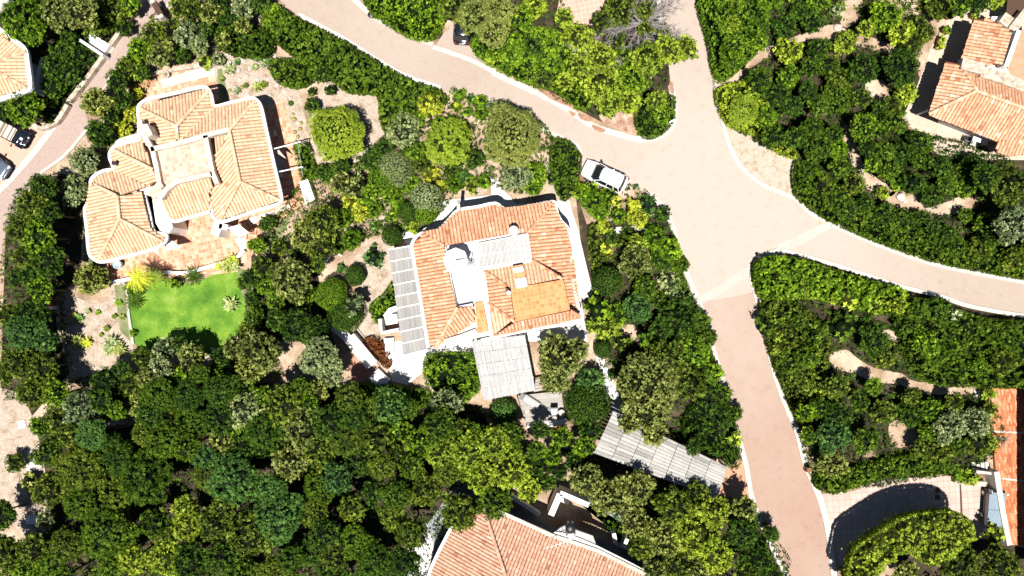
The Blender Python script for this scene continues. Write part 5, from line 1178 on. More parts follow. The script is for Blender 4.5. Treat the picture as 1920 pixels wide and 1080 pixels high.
dead('bare twiggy bush among the trees beside the short pale wall', 232, 780, .7, 2.0, 8, 6)
dead('sprawling dry twigs on the bare ground at the left edge', 60, 940, 1.2, .9, 9, 7)
# ------------------------------------------------------------------ hedges and banks
bank('hedge', [(500,20),(520,12),(560,35),(640,75),(700,112),(760,146),(825,170),(830,192),(790,205),(765,225),(735,262),(712,225),(705,175),(650,168),(610,140),(560,110),(515,75),(490,50)], 1.7, 'H', 'long leafy green hedge along the main road above the pale soil garden', 'hedge', seed=2, leaf=.18, lump=.7)
bank('hedge', [(405,45),(455,42),(502,62),(506,95),(478,104),(430,98),(404,80)], 1.6, 'H', 'dense green hedge block above the rock garden, left of the long road hedge', 'hedge', seed=3)
bank('hedge', [(503,112),(545,108),(588,118),(590,140),(565,160),(530,158),(508,140)], 1.3, 'H', 'low rounded green hedge between the rock garden and the long road hedge', 'hedge', seed=4)
bank('clipped_hedge', [(548,272),(573,267),(592,329),(564,337)], 1.4, 'G', 'boxed hedge clipped to a rectangle right of the left villa\'s terrace', 'hedge', leaf=.12, clump=.16, lump=.1, per=18, smooth=0, seed=5, soft=.15)
bank('clipped_hedge', [(797,672),(830,664),(880,664),(892,675),(896,735),(860,748),(815,742),(797,715)], 1.9, 'G', 'bright green clipped hedge block left of the wide pale pergola', 'hedge', leaf=.16, clump=.22, lump=.15, seed=6, soft=.3)
bank('hedge', [(688,-20),(830,-20),(828,45),(800,70),(760,62),(715,35),(690,15)], 1.6, 'G', 'bright green hedge between the main road and the parking bay at the top', 'hedge', seed=7, lump=.5)
bank('hedge', [(885,70),(960,60),(1030,50),(1095,110),(1110,185),(1085,200),(1040,165),(985,150),(930,125),(895,100)], 1.5, 'G', 'wide bright green bank of ground shrubs above the main road, left of the lime trees', 'hedge', seed=8, lump=.5)
bank('hedge', [(1196,195),(1260,175),(1266,205),(1258,235),(1230,256),(1200,250)], 1.1, 'H', 'low green planting on the rounded road corner below the lime trees', 'hedge', seed=9, lump=.5)
bank('hedge', [(1318,-20),(1440,-20),(1430,80),(1395,120),(1365,145),(1345,135),(1330,60)], 2.0, 'G', 'tall lime tinged hedge along the top road, right side', 'hedge', seed=10, lump=.7)
bank('clipped_hedge', [(1250,690),(1330,690),(1358,745),(1385,805),(1390,868),(1375,880),(1355,862),(1300,840),(1285,800),(1310,740)], 2.2, 'D', 'dark clipped hedge between the big olive tree and the lower road', 'hedge', leaf=.13, clump=.18, lump=.25, seed=11)
bank('hedge', [(1265,440),(1278,500),(1300,560),(1320,620),(1345,690),(1320,700),(1285,640),(1262,570),(1240,500)], 1.2, 'H', 'green hedge lining the left side of the lower road, upper part', 'hedge', seed=12)
bank('hedge', [(1530,910),(1545,880),(1600,880),(1680,860),(1760,850),(1790,875),(1790,888),(1700,892),(1640,902),(1600,918),(1560,926)], 1.3, 'H', 'dark green hedge along the top of the square tile driveway', 'hedge', leaf=.16, seed=13, lump=.3)
bank('hedge', [(1594,1060),(1606,1030),(1640,1005),(1690,975),(1740,962),(1790,962),(1822,980),(1825,1010),(1790,1040),(1745,1060),(1700,1035),(1660,1060),(1630,1100),(1590,1100)], 5.0, 'P', 'tall yellow green hedge curving under the square tile driveway', 'hedge', seed=14, lump=.3, side_lo=.62)
bank('hedge', [(1418,505),(1440,482),(1500,485),(1560,505),(1640,528),(1700,548),(1695,590),(1620,580),(1540,560),(1460,560),(1430,555)], 1.8, 'G', 'fresh green leafy hedge along the right road, just below the cross strip', 'hedge', seed=15, lump=.8, leaf=.22)
bank('hedge', [(1430,570),(1500,570),(1560,640),(1550,700),(1520,760),(1520,800),(1500,790),(1480,740),(1455,680)], 1.8, 'K', 'olive toned bank of shrubs right of the lower road', 'hedge', seed=16, lump=.8)
bank('hedge', [(1700,560),(1760,565),(1800,580),(1860,600),(1990,615),(1990,720),(1850,726),(1760,722),(1720,690),(1700,640),(1690,600)], 2.0, 'H', 'deep green bank between the right road and the brick terrace', 'hedge', seed=17, lump=.9)
bank('hedge', [(1495,305),(1530,310),(1590,360),(1620,390),(1700,420),(1800,450),(1960,490),(1960,525),(1830,505),(1740,484),(1640,448),(1560,412),(1520,385),(1495,360)], 1.4, 'H', 'green hedge strip following the upper side of the right road', 'hedge', seed=18, lump=.6)
bank('hedge', [(1350,165),(1400,150),(1440,180),(1450,240),(1500,290),(1470,285),(1420,250),(1370,230),(1350,195)], 1.6, 'P', 'lime green bushes at the road side above the sandy verge', 'hedge', seed=19, lump=.9)
bank('hedge', [(1105,430),(1120,425),(1135,480),(1140,520),(1120,525),(1108,480)], 1.1, 'K', 'narrow olive hedge along the right wall of the centre villa', 'hedge', seed=20, lump=.3, leaf=.13)
bank('hedge', [(1040,262),(1065,262),(1088,285),(1090,302),(1082,345),(1060,375),(1042,350),(1032,300)], 1.5, 'H', 'green hedge at the road side left of the white car', 'hedge', seed=21)
bank('rusty_shrub', [(681,640),(695,632),(712,640),(728,660),(732,684),(722,690),(705,672),(688,655)], .8, rust_leaf, 'rusty brown heather patch beside the long white garden steps', 'shrub', seed=22, lump=.3, leaf=.13)
bank('shrub_strip', [(692,575),(715,555),(735,530),(742,545),(742,585),(725,590),(712,605),(700,600)], .8, 'G', 'strip of mixed green shrubs left of the long reed pergola', 'shrub', seed=23, lump=.5)
bank('shrub_strip', [(372,700),(400,680),(440,670),(470,690),(450,712),(400,722),(375,715)], 1.3, 'G', 'fresh green shrub strip below the lawn', 'shrub', seed=24)
bank('shrub_strip', [(655,722),(720,722),(770,730),(800,735),(800,760),(740,770),(690,755),(655,745)], 1.2, 'G', 'green shrub strip below the white paved corner of the centre villa', 'shrub', seed=25)
# ground cover in the woods (nobody could count it)
for i, (pl, h, c_) in enumerate([([(80,760),(200,700),(420,720),(640,725),(900,770),(1000,860),(930,930),(820,960),(780,1090),(90,1090),(110,900)], .9, 'D'),
    ([(1440,600),(1560,560),(1840,730),(1860,860),(1560,915),(1500,800)], .7, 'D'), ([(1350,60),(1500,-20),(1640,-20),(1600,60),(1480,120),(1560,240),(1640,400),(1500,300),(1360,220)], .7, 'D'),
    ([(1690,20),(1740,20),(1700,200),(1690,240),(1900,300),(1950,480),(1740,440),(1600,340),(1560,160)], .7, 'D'),
    ([(590,310),(700,270),(800,190),(940,190),(1040,260),(1000,360),(880,340),(800,420),(700,440),(600,480),(480,600),(560,760),(470,690),(470,500)], 1.0, 'H'),
    ([(1090,350),(1200,350),(1260,430),(1300,620),(1380,850),(1160,760),(1120,640),(1110,540),(1130,420)], .6, 'D'),
    ([(1060,850),(1130,850),(1340,930),(1420,960),(1480,1090),(1240,1090),(1120,960)], .9, 'D'), ([(10,400),(80,330),(130,350),(110,520),(120,700),(40,740),(0,720)], .8, 'D'),
    ([(30,30),(250,-10),(190,90),(130,190),(80,190),(70,110)], .8, 'D'), ([(860,-10),(1050,-10),(1040,50),(1150,60),(1230,-10),(1250,150),(1140,210),(1060,190),(900,100)], .6, 'D'),
    ([(170,240),(260,60),(330,0),(500,0),(490,60),(390,110),(290,130),(250,240),(200,290)], .5, 'K')]):
    bank('ground_cover', pl, h, c_, kind='stuff', seed=40+i, leaf=.16, clump=.2, per=9, dens=1.3 if i in (1, 2, 3, 4) else .8, lump=.9, z=0)

# the slopes just beyond the photograph carry the same scrub
for i, (pl, h) in enumerate([([(-300,-260),(440,-280),(290,-70),(250,-30),(-300,-30)], 2.0), ([(400,-270),(1190,-270),(1215,-30),(640,-60)], 2.0), ([(1300,-270),(2250,-270),(2250,-20),(1325,-25)], 2.0),
    ([(1990,-20),(2250,-20),(2250,560),(1990,520)], 2.0), ([(2110,640),(2260,660),(2260,1100),(2110,1100)], 2.0), ([(1620,1110),(2260,1110),(2260,1300),(1640,1300)], 2.0),
    ([(-120,1095),(780,1095),(800,1240),(1350,1240),(1350,1110),(1490,1110),(1530,1300),(-200,1300)], 2.2), ([(-300,560),(-170,600),(-120,780),(-60,1080),(-300,1200)], 2.0), ([(-300,-20),(-80,-20),(-90,200),(-110,540),(-300,540)], 2.0)]):
    struct(sheet('woodland_floor', pl, .0015, litter_shade)); bank('scrub', pl, h, 'HKGDHKHGD'[i], kind='stuff', seed=80+i, leaf=.34, clump=.5, per=9, dens=1.1, lump=1.3, z=0)
# ------------------------------------------------------------------ single trees and shrubs, by what the photo shows
X = [
(1180,792,24,'tuft','O',4.2,None),(1228,815,28,'tuft','O',4.2,None),(1300,838,18,'dense','D',3.2,None),(308,655,24,'tuft','S',3.2,None),(338,648,20,'tuft','D',2.8,None),(268,672,24,'tuft','K',3.0,None),(440,652,26,'tuft','O',3.6,None),(415,672,22,'tuft','D',2.8,None),(474,560,16,'dense','D',1.6,None),(478,590,18,'dense','H',1.8,None),(462,620,20,'tuft','K',2.6,None),(250,625,8,'loose','G',.6,None),(455,530,14,'dense','H',1.4,None),(330,528,14,'dense','G',1.2,'low green bush beside the yellow green palms'),
(1500,545,26,'loose','P',2.2,None),(1590,555,30,'loose','P',2.4,'bright lime bush in the hedge along the right road'),(1640,570,24,'loose','P',2.2,None),(1455,520,22,'loose','K',2.0,None),(1760,580,28,'dense','D',2.4,None),(1790,590,14,'loose','S',2.4,None),
# px, py, r, form, colour, height, label
(630,246,58,'pine','P',4.4,'broad bright lime pine with a flat round crown right of the left villa'),
(840,266,52,'pine','P',3.6,'round lime green tree left of the large olive tree by the road'),
(806,196,27,'dense','Y',2.0,'pale yellow green tree beside the road above the trimmed bushes'),
(757,243,36,'dense','S',2.8,'round grey green tree between the lime pine and the round lime tree'),
(960,252,64,'pine','O',6.0,'largest olive green tree on the centre villa\'s upper side, overhanging the main road'),
(965,330,32,'dense','S',3.0,'grey green juniper at the foot of the largest olive green tree'),
(742,318,33,'ball','S',2.6,'grey green clipped dome, uppermost of the trimmed bushes'),
(718,340,30,'ball','G',2.3,'olive clipped dome overlapping the grey green dome'),
(800,372,30,'ball','S',2.8,'large speckled clipped dome close to the centre villa\'s upper left corner'),
(798,398,22,'ball','G',2.3,'lower half dome merged with the large speckled clipped dome'),
(764,398,20,'ball','D',2.4,'dark clipped bush left of the large speckled dome'),
(735,442,20,'ball','D',2.4,'dark clipped egg-shaped bush above the long reed pergola'),
(666,517,20,'ball','D',1.9,'small round dark bush on the sandy ground'),
(622,552,32,'ball','G',3.2,'big clipped mound at the white steps, upper left part'),
(648,590,34,'ball','D',3.0,'big clipped mound at the white steps, lower right part'),
(664,574,24,'loose','S',3.4,'pale leafy bush growing through the clipped mound'),
(700,482,22,'loose','T',1.4,'blue green bushy shrub on the sandy ground left of the long reed pergola'),
(704,425,13,'loose','T',.9,'little blue green shrub above the bigger blue green one'),
(640,503,10,'loose','T',.7,'small blue green tuft beside the short white garden wall'),
(545,527,46,'tuft','O',4.6,'broad pale olive crown between the lawn and the clipped mound'),
(572,440,34,'tuft','O',4.2,'olive tree above the broad pale olive crown'),
(605,412,38,'tuft','K',4.4,'dark olive tree right of the dry lawn'),
(600,462,30,'tuft','K',3.8,'olive tree between the short white wall and the broad pale crown'),
(655,380,18,'loose','Y',1.8,'yellow flowering shrub right of the left villa\'s terrace'),
(675,400,20,'dense','Y',1.8,'yellow green shrub left of the little blue green shrub'),
(640,410,24,'dense','G',2.4,None),(660,450,22,'dense','G',2.2,None),(500,420,18,'dense','D',2.0,None),(495,500,26,'tuft','K',3.4,None),(500,445,14,'dense','S',1.4,None),
(608,325,18,'dense','D',2.0,None),(640,345,24,'tuft','O',2.8,None),(665,350,26,'loose','O',2.8,None),(695,300,24,'dense','D',2.2,None),(640,312,18,'dense','D',2.0,None),(720,280,20,'dense','D',2.0,None),(690,365,24,'dense','G',2.2,None),
(735,365,22,'dense','G',1.6,None),(700,395,18,'dense','G',1.6,None),(745,385,14,'loose','G',1.2,None),(775,425,14,'loose','P',.9,None),(735,405,12,'loose','G',.9,None),
(808,328,20,'loose','Y',1.6,'yellow variegated shrub under the round lime tree'),(828,348,12,'loose','Y',1.2,'small yellow shrub above the large speckled dome'),
(850,345,18,'dense','G',1.5,None),(885,348,17,'loose','P',1.5,'lime leafy bush at the head of the sandy path'),(908,342,14,'dense','G',1.6,'rounded green bush left of the white path above the centre villa'),
(890,300,20,'dense','D',2.0,None),(870,330,14,'loose','T',1.1,None),(862,178,12,'loose','G',.9,None),(884,186,11,'loose','T',.8,None),(857,200,10,'loose','Y',.7,None),(900,190,14,'dense','G',1.2,None),(875,208,12,'dense','G',1.0,None),(902,212,16,'dense','G',1.3,None),(850,170,8,'loose','S',.7,None),(825,235,18,'dense','G',1.4,None),(780,225,20,'dense','G',1.6,None),
(780,285,20,'dense','G',1.8,None),(765,270,20,'dense','D',1.8,None),(1005,325,24,'dense','G',2.0,None),(1000,350,20,'dense','G',1.6,'green bush against the centre villa\'s upper wall'),(1035,335,12,'dense','D',1.4,None),
(605,140,20,'tuft','D',2.2,None),(618,168,12,'tuft','D',1.6,None),(583,171,10,'dense','D',1.0,'small round dark bush right of the rock garden'),(585,198,18,'tuft','D',1.8,None),
# around the left villa
(272,143,1,'dense','D',.2,None),
(355,65,30,'dense','S',2.8,'pale sage bush below the dark lattice gate'),(375,85,20,'dense','S',2.2,None),(300,105,26,'tuft','O',2.6,None),(340,103,18,'dense','D',1.8,None),(290,58,26,'tuft','K',2.6,None),(262,92,26,'tuft','G',2.6,None),(250,110,16,'dense','G',1.6,None),
(382,115,16,'dense','P',1.1,'lime green dome shrub above the rock garden'),(410,112,13,'dense','S',1.0,'greyish lavender bush above the rock garden'),(256,176,14,'dense','Y',1.2,'yellow shrub directly below the lime fan palm'),(250,212,18,'dense','Y',1.6,'yellow shrub against the left villa\'s upper left wall'),(230,240,22,'dense','Y',1.6,'broad yellow shrub above the left villa\'s side terrace'),
(180,193,34,'tuft','O',3.6,'large pale olive bush overhanging the left road'),(218,150,24,'tuft','D',3.2,None),(232,125,20,'tuft','K',2.8,None),(228,185,24,'tuft','D',2.8,None),(205,215,20,'tuft','D',2.4,None),(185,250,30,'tuft','D',3.2,None),(160,302,32,'dense','S',3.0,'pale sage green bush at the left villa\'s left side, upper one'),(142,350,26,'dense','S',2.8,'pale sage green bush at the left villa\'s left side, lower one'),(135,375,18,'dense','S',2.4,None),(200,262,16,'dense','D',2.0,None),
(170,525,35,'tuft','O',2.8,'round olive bush at the left villa\'s lower left corner'),
# left column
(80,352,32,'tuft','D',4.5,None),(58,385,34,'tuft','K',5.0,None),(40,430,34,'tuft','K',5.2,None),(72,442,38,'tuft','G',5.4,None),(45,480,26,'tuft','K',5.0,None),(85,490,36,'tuft','D',5.2,None),(60,520,26,'dense','D',4.0,None),(75,545,28,'tuft','G',4.6,None),(90,400,26,'tuft','D',4.6,None),(30,520,20,'tuft','D',4.0,None),
(55,592,38,'tuft','D',4.8,None),(45,622,40,'fine','T',5.0,'teal tinted tree left of the cactus garden'),(85,640,26,'tuft','T',4.4,None),(15,590,26,'tuft','K',4.4,None),(30,680,34,'tuft','K',5.0,None),(80,690,36,'tuft','K',5.0,None),(5,700,24,'tuft','K',4.4,None),(60,735,34,'tuft','K',5.2,None),(105,740,32,'tuft','G',4.8,None),(150,762,40,'tuft','S',5.2,'silvery sage tree above the short pale wall'),(110,790,28,'tuft','K',4.4,None),(75,800,24,'tuft','G',4.4,None),
(28,868,22,'tuft','K',1.8,'lone small bush on the bare ground at the left edge'),(60,905,22,'loose','O',1.6,None),(5,965,32,'tuft','D',4.0,None),(85,975,20,'tuft','S',2.4,None),(15,1040,40,'tuft','K',5.0,None),(60,1030,34,'tuft','K',4.6,None),(50,1075,34,'tuft','G',4.6,None),
# top left
(40,35,48,'tuft','G',6.2,'glossy green tree partly covering the top left roofs'),(60,62,28,'tuft','G',5.2,None),(108,22,38,'tuft','O',5.4,'pale olive tree at the top, left of the road'),(150,20,36,'tuft','O',5.4,None),(185,35,38,'tuft','K',2.8,None),(215,18,36,'tuft','K',2.6,None),(230,50,20,'tuft','D',1.8,None),(245,8,22,'tuft','G',2.4,None),(85,5,26,'tuft','G',4.6,None),(120,62,26,'tuft','D',2.8,None),
(118,92,28,'tuft','D',2.4,None),(148,100,28,'tuft','D',1.7,None),(100,125,26,'tuft','D',2.4,None),(130,140,28,'tuft','D',2.0,None),(100,165,26,'tuft','D',2.2,None),(45,203,38,'tuft','G',4.2,'round deep green tree above the open jeep'),(95,190,14,'dense','G',1.4,None),(93,222,12,'dense','D',1.0,'tiny dark bush on the stony verge above the parking court'),(5,205,20,'tuft','D',3.4,None),(150,68,16,'tuft','D',1.4,None),(92,100,10,'dense','P',.8,None),
# top strip
(335,12,22,'tuft','K',3.0,None),(360,20,26,'tuft','K',3.2,None),(395,25,24,'tuft','O',3.2,None),(425,28,22,'dense','D',2.6,None),(455,14,26,'dense','S',2.8,None),(488,6,22,'dense','D',2.6,None),(405,5,20,'tuft','D',2.8,None),(385,55,18,'dense','D',2.2,None),
(508,28,22,'dense','G',2.2,None),(850,15,30,'tuft','K',4.8,None),(890,30,40,'fine','O',5.4,'pale olive tree standing over the black car'),(925,60,36,'fine','O',5.2,None),(935,20,34,'fine','O',5.0,None),(975,35,30,'tuft','G',3.6,None),(905,90,22,'tuft','G',3.2,None),(1000,90,26,'dense','D',2.2,None),(960,100,28,'dense','G',2.2,None),(1040,120,20,'dense','G',2.0,None),(1000,15,26,'dense','P',2.4,None),(1040,80,24,'dense','G',2.4,None),(920,112,12,'loose','P',1.2,None),
(1085,70,34,'tuft','P',4.6,None),(1125,105,34,'tuft','P',4.8,None),(1085,125,26,'tuft','P',4.4,None),(1130,160,44,'tuft','P',5.2,'bright lime tree above the rusty bare patch'),(1145,190,34,'tuft','P',4.6,None),(1185,148,34,'tuft','G',4.4,None),(1215,110,38,'tuft','P',5.2,None),(1255,95,34,'tuft','P',5.2,'lime tree reaching out over the top road'),(1285,90,28,'tuft','P',5.0,'outermost lime tree crown over the top road'),(1180,190,26,'tuft','P',4.4,None),(1160,20,36,'tuft','K',4.6,None),(1130,40,26,'tuft','K',4.2,None),(1210,20,22,'tuft','K',4.0,None),(1230,190,24,'tuft','P',4.0,None),(1245,215,22,'dense','G',1.8,None),
# right of the centre villa
(1190,488,34,'tuft','O',3.6,'olive lime tree in the middle of the bushes right of the centre villa'),(1195,460,26,'tuft','P',3.0,None),(1138,527,28,'ball','D',2.6,'dark glossy clipped dome right of the white side path'),(1195,578,34,'dense','T',2.8,'blue green shrub below the dark glossy dome'),(1270,598,46,'dense','D',3.2,'large dark dome shrub at the side of the lower road'),(1240,622,30,'dense','D',2.8,None),
(1255,525,32,'loose','S',2.2,'pale sage shrub left of the lower road'),(1282,560,22,'loose','S',1.9,None),(1248,470,30,'dense','G',2.2,None),(1225,445,24,'dense','G',2.0,None),(1240,490,24,'dense','D',2.2,None),(1120,580,30,'loose','G',2.6,None),(1130,610,32,'loose','P',2.6,'loose lime green shrub at the centre villa\'s lower right corner'),(1160,590,22,'loose','G',2.2,None),
(1195,408,22,'dense','Y',1.9,'large yellow bush right of the white car\'s tail'),(1155,380,14,'loose','Y',1.5,None),(1187,385,14,'loose','Y',1.6,None),(1132,424,15,'loose','Y',1.6,'upper bright yellow bush right of the centre villa'),(1140,466,15,'loose','Y',1.6,'lower bright yellow bush right of the centre villa'),
(1215,385,22,'loose','T',1.9,'dark blue green feathery bush at the road edge'),(1243,402,16,'dense','D',1.5,None),(1112,380,26,'dense','G',2.2,None),(1090,360,20,'dense','G',1.9,None),(1125,395,22,'dense','G',2.0,None),(1140,365,18,'loose','G',1.4,None),(1160,405,16,'dense','G',1.6,None),(1145,445,14,'dense','D',1.6,None),(1110,350,16,'loose','G',1.2,None),(1180,440,14,'dense','D',1.2,None),(1160,455,12,'dense','K',1.2,None),
(1215,720,70,'tuft','O',5.6,'very large olive tree between the pale path and the lower road'),(1215,768,52,'tuft','O',5.0,'lower part crown of the very large olive tree, over the carport'),(1250,670,40,'tuft','K',4.4,None),(1290,720,40,'tuft','K',4.0,None),(1305,660,30,'dense','G',2.4,None),(1280,848,17,'loose','O',2.2,'small olive bush growing over the carport roof'),(1378,822,16,'loose','P',2.4,'yellow green bush on the dark clipped hedge by the lower road'),
(1050,670,52,'tuft','O',4.6,'large olive tree at the centre villa\'s lower right corner'),(1040,705,36,'tuft','O',4.2,None),(1085,655,24,'tuft','O',3.6,None),(1100,755,46,'ball','D',3.0,'big dark green clipped dome right of the wooden deck'),(1105,715,30,'dense','T',2.6,'teal green shrub above the big dark clipped dome'),(1130,655,17,'ball','D',1.6,None),(1148,702,9,'ball','D',.9,None),(945,771,27,'ball','T',1.9,'round grassy green bush left of the wooden deck'),
(1165,640,22,'loose','K',1.8,None),(1150,615,14,'loose','P',1.2,None),(870,740,18,'dense','G',1.6,None),
# around the lawn's lower side
(357,668,30,'tuft','O',4.0,'round olive tree casting its shadow on the lawn'),(300,690,28,'tuft','S',4.2,'grey green tree below the lawn, left of the round olive tree'),(245,720,30,'tuft','K',3.8,None),(485,660,48,'tuft','O',5.0,'large light olive tree right of the lawn\'s lower corner'),(470,690,34,'tuft','O',4.4,None),(600,670,44,'fine','S',5.2,'large sage green tree left of the red patio'),(555,610,36,'tuft','D',4.4,None),(520,600,26,'tuft','D',3.8,None),(590,620,34,'dense','D',3.6,None),(620,700,28,'tuft','S',4.0,None),(475,610,20,'dense','D',2.2,None),(470,520,22,'tuft','D',3.0,None),
(570,800,50,'tuft','O',5.6,'large pale olive tree in the middle of the wood'),(545,870,40,'tuft','O',5.2,None),(600,845,38,'tuft','K',5.0,None),(455,770,40,'tuft','S',5.2,'light sage green tree beside the pale boulder'),(835,755,36,'tuft','S',3.8,'grey green tree below the bright clipped hedge block'),
(880,850,42,'tuft','P',5.2,None),(925,830,36,'tuft','P',5.0,None),(960,880,46,'tuft','P',5.4,'brightest lime green tree right above the bottom villa'),(830,850,40,'tuft','P',5.0,None),(990,918,26,'tuft','P',4.4,None),(1020,905,24,'tuft','D',3.6,None),(1045,880,26,'tuft','D',3.8,None),(900,895,34,'tuft','P',5.0,None),(790,830,34,'tuft','G',4.6,None),(860,960,42,'tuft','K',6.2,'dark olive tree overhanging the bottom villa\'s roof corner'),
(350,985,34,'tuft','P',5.4,'yellow green tree in the lower left wood'),(345,950,26,'tuft','P',5.0,None),(440,900,55,'fine','T',6.4,'grey green feathery tree in the lower wood'),(470,1000,50,'tuft','K',6.4,None),(520,970,55,'fine','T',6.2,'teal green feathery tree in the bottom wood'),(270,900,55,'fine','H',6.2,None),(200,1000,55,'fine','H',6.2,None),(150,880,52,'fine','K',6.0,None),(250,1050,36,'tuft','P',5.4,None),(310,1050,36,'tuft','P',5.4,None),
# right lower wood
(1100,900,36,'tuft','O',5.0,None),(1145,930,42,'tuft','O',5.6,'leafy olive tree over the small walled court'),(1195,915,36,'tuft','O',5.2,None),(1190,980,36,'tuft','O',5.2,None),(1265,950,46,'tuft','K',5.6,None),(1300,1000,52,'tuft','P',6.0,'large yellow green tree in the bottom wood left of the lower road'),(1340,960,36,'tuft','P',5.4,None),(1250,1010,44,'tuft','O',5.6,None),(1340,1040,40,'tuft','P',5.6,None),(1270,1060,36,'tuft','K',5.0,None),(1390,1000,36,'tuft','D',4.8,None),(1420,1050,36,'tuft','D',4.8,None),(1445,1000,18,'dense','D',2.6,None),(1400,1070,26,'tuft','K',4.4,None),
# right side, lower block
(1640,640,34,'dense','D',2.8,'rounded dark shrub pair above the bare patch, upper one'),(1662,664,26,'dense','K',2.2,'rounded olive shrub pair above the bare patch, lower one'),(1560,815,40,'tuft','T',4.0,'blue green tree beside the low kerb wall right of the lower road'),(1570,780,34,'tuft','D',3.6,None),(1830,790,34,'tuft','S',3.4,'grey streaked tree left of the brick terrace'),(1780,800,36,'tuft','S',3.6,None),(1840,830,30,'tuft','K',3.2,None),(1560,870,32,'tuft','O',3.2,None),(1855,770,18,'loose','P',2.0,None),(1860,835,14,'loose','P',1.6,None),(1856,738,14,'loose','P',1.6,None),
(1866,1004,22,'loose','P',2.6,'bright yellow green bush below the utility truck'),(1600,1085,30,'tuft','K',3.4,None),(1700,1070,24,'dense','O',2.4,None),(1800,1060,44,'tuft','K',4.4,None),(1880,1060,40,'tuft','K',4.4,None),(1820,895,16,'loose','P',1.2,None),(1800,893,14,'loose','G',1.1,None),
# right side, upper block
(1895,350,44,'tuft','K',5.0,'dark tree below the rust tiled villa at the right edge'),(1850,330,34,'tuft','D',4.6,None),(1900,420,44,'tuft','S',5.0,'feathery grey green tree at the right edge above the road'),(1750,366,24,'dense','D',2.2,'dark bush on the bare ground of the right bank'),(1655,362,14,'dense','P',1.3,None),(1685,345,16,'dense','G',1.4,None),
(1690,125,40,'tuft','D',4.0,'rounded dark green tree left of the right villa\'s porch'),(1620,130,34,'tuft','D',3.8,None),(1585,80,26,'dense','P',2.2,None),(1660,30,34,'tuft','G',3.6,None),(1690,60,30,'tuft','P',3.2,None),(1710,80,24,'tuft','K',3.0,None),(1755,20,20,'dense','K',2.2,None),(1720,40,15,'dense','K',1.4,None),(1735,60,20,'dense','K',2.0,None),(1735,5,10,'dense','G',1.0,None),(1835,5,24,'tuft','D',3.6,None),(1800,0,30,'tuft','G',3.6,None),(1870,-4,20,'tuft','P',3.4,None),(1700,175,24,'dense','P',2.2,None),(1480,95,30,'tuft','P',2.8,None),(1395,205,34,'pine','P',3.0,'round bright lime bush above the sandy verge'),(1565,20,12,'dense','S',1.2,None),
]
for px, py, r_, fm, cl, hz, lb in X:
    if r_ > 2: plant(px, py, r_, fm, cl, hz, lb)
# the rest of the woods: one crown at a time, where the photo is closed
frr = random.Random(21)
def fill(poly, n, rmin, rmax, cols, hs, forms=('tuft','tuft','dense'), gap=.72):
    lo = (min(p[0] for p in poly), min(p[1] for p in poly)); hi = (max(p[0] for p in poly), max(p[1] for p in poly)); k = 0
    for _ in range(2500):
        if k >= n: break
        x = frr.uniform(lo[0], hi[0]); y = frr.uniform(lo[1], hi[1]); r_ = frr.uniform(rmin, rmax)
        if not inpoly(np.array([[x, y]]), poly)[0]: continue
        th = [(x+r_*.42*math.cos(a), y+r_*.42*math.sin(a)) for a in (0,1.05,2.1,3.14,4.2,5.2)]+[(x, y)]; T_ = np.array(th)
        if any(inpoly(T_, bp).any() for bp in BARE): continue
        if any((x-p[1])**2+(y-p[2])**2 < (gap*(r_+p[3]))**2 for p in PLANTS): continue
        plant(x, y, r_, frr.choice(forms), frr.choice(cols), frr.uniform(*hs)); k += 1
fill([(60,800),(120,760),(250,740),(420,730),(520,740),(640,740),(760,770),(860,800),(960,940),(900,950),(800,960),(770,1090),(60,1090),(90,1000),(70,860)], 64, 26, 44, 'KHDHDHKT', (4.4, 6.0), ('tuft','fine','fine'), .56)
fill([(230,680),(420,700),(640,735),(930,800),(1050,840),(1000,930),(780,900),(300,820),(120,760)], 32, 18, 30, 'KDHGO', (3.2, 4.6), ('tuft','fine','dense'), .56)
fill([(980,800),(1110,800),(1110,860),(1040,900),(990,870)], 6, 20, 30, 'DDGK', (3.0, 4.2), ('tuft',), .7)
fill([(1380,-10),(1600,-10),(1640,70),(1560,60),(1440,90),(1390,140),(1345,140)], 12, 18, 30, 'GGPD', (1.8, 3.0), ('dense','tuft'), .7)
fill([(1400,120),(1540,80),(1680,100),(1730,60),(1690,230),(1640,260),(1590,240),(1600,330),(1500,290),(1420,240)], 26, 20, 34, 'GHDHKH', (2.2, 3.8), ('dense','tuft'), .66)
fill([(1600,180),(1760,290),(1850,310),(1870,360),(1820,360),(1740,340),(1700,380),(1650,340),(1610,290)], 18, 18, 30, 'GHDH', (2.0, 3.4), ('dense','tuft'), .66)
fill([(1500,310),(1580,330),(1700,400),(1860,400),(1950,460),(1940,500),(1740,450),(1560,390)], 18, 16, 27, 'HKDH', (1.6, 2.8), ('dense','tuft'), .68)
fill([(1440,600),(1560,590),(1700,560),(1900,620),(1900,700),(1760,700),(1700,660),(1600,690),(1540,740),(1460,700)], 20, 18, 30, 'GHDPKH', (1.8, 3.2), ('dense','tuft','loose'), .68)
fill([(1500,740),(1620,690),(1740,740),(1850,760),(1850,850),(1700,850),(1560,890),(1520,850)], 16, 18, 32, 'DKHHG', (2.2, 3.8), ('tuft','dense'), .62)
fill([(1080,870),(1390,940),(1460,1080),(1230,1080),(1180,1000)], 7, 24, 34, 'KOD', (4, 5.2), ('tuft',), .66)
fill([(1220,400),(1260,440),(1330,640),(1380,780),(1280,700),(1160,680),(1180,540)], 9, 16, 28, 'GHH', (1.6, 2.8), ('dense','tuft'), .7)
fill([(480,440),(620,380),(700,320),(800,240),(860,320),(760,360),(680,470),(600,500),(580,640),(480,600)], 12, 14, 24, 'GHKH', (1.6, 3.2), ('dense','tuft'), .72)
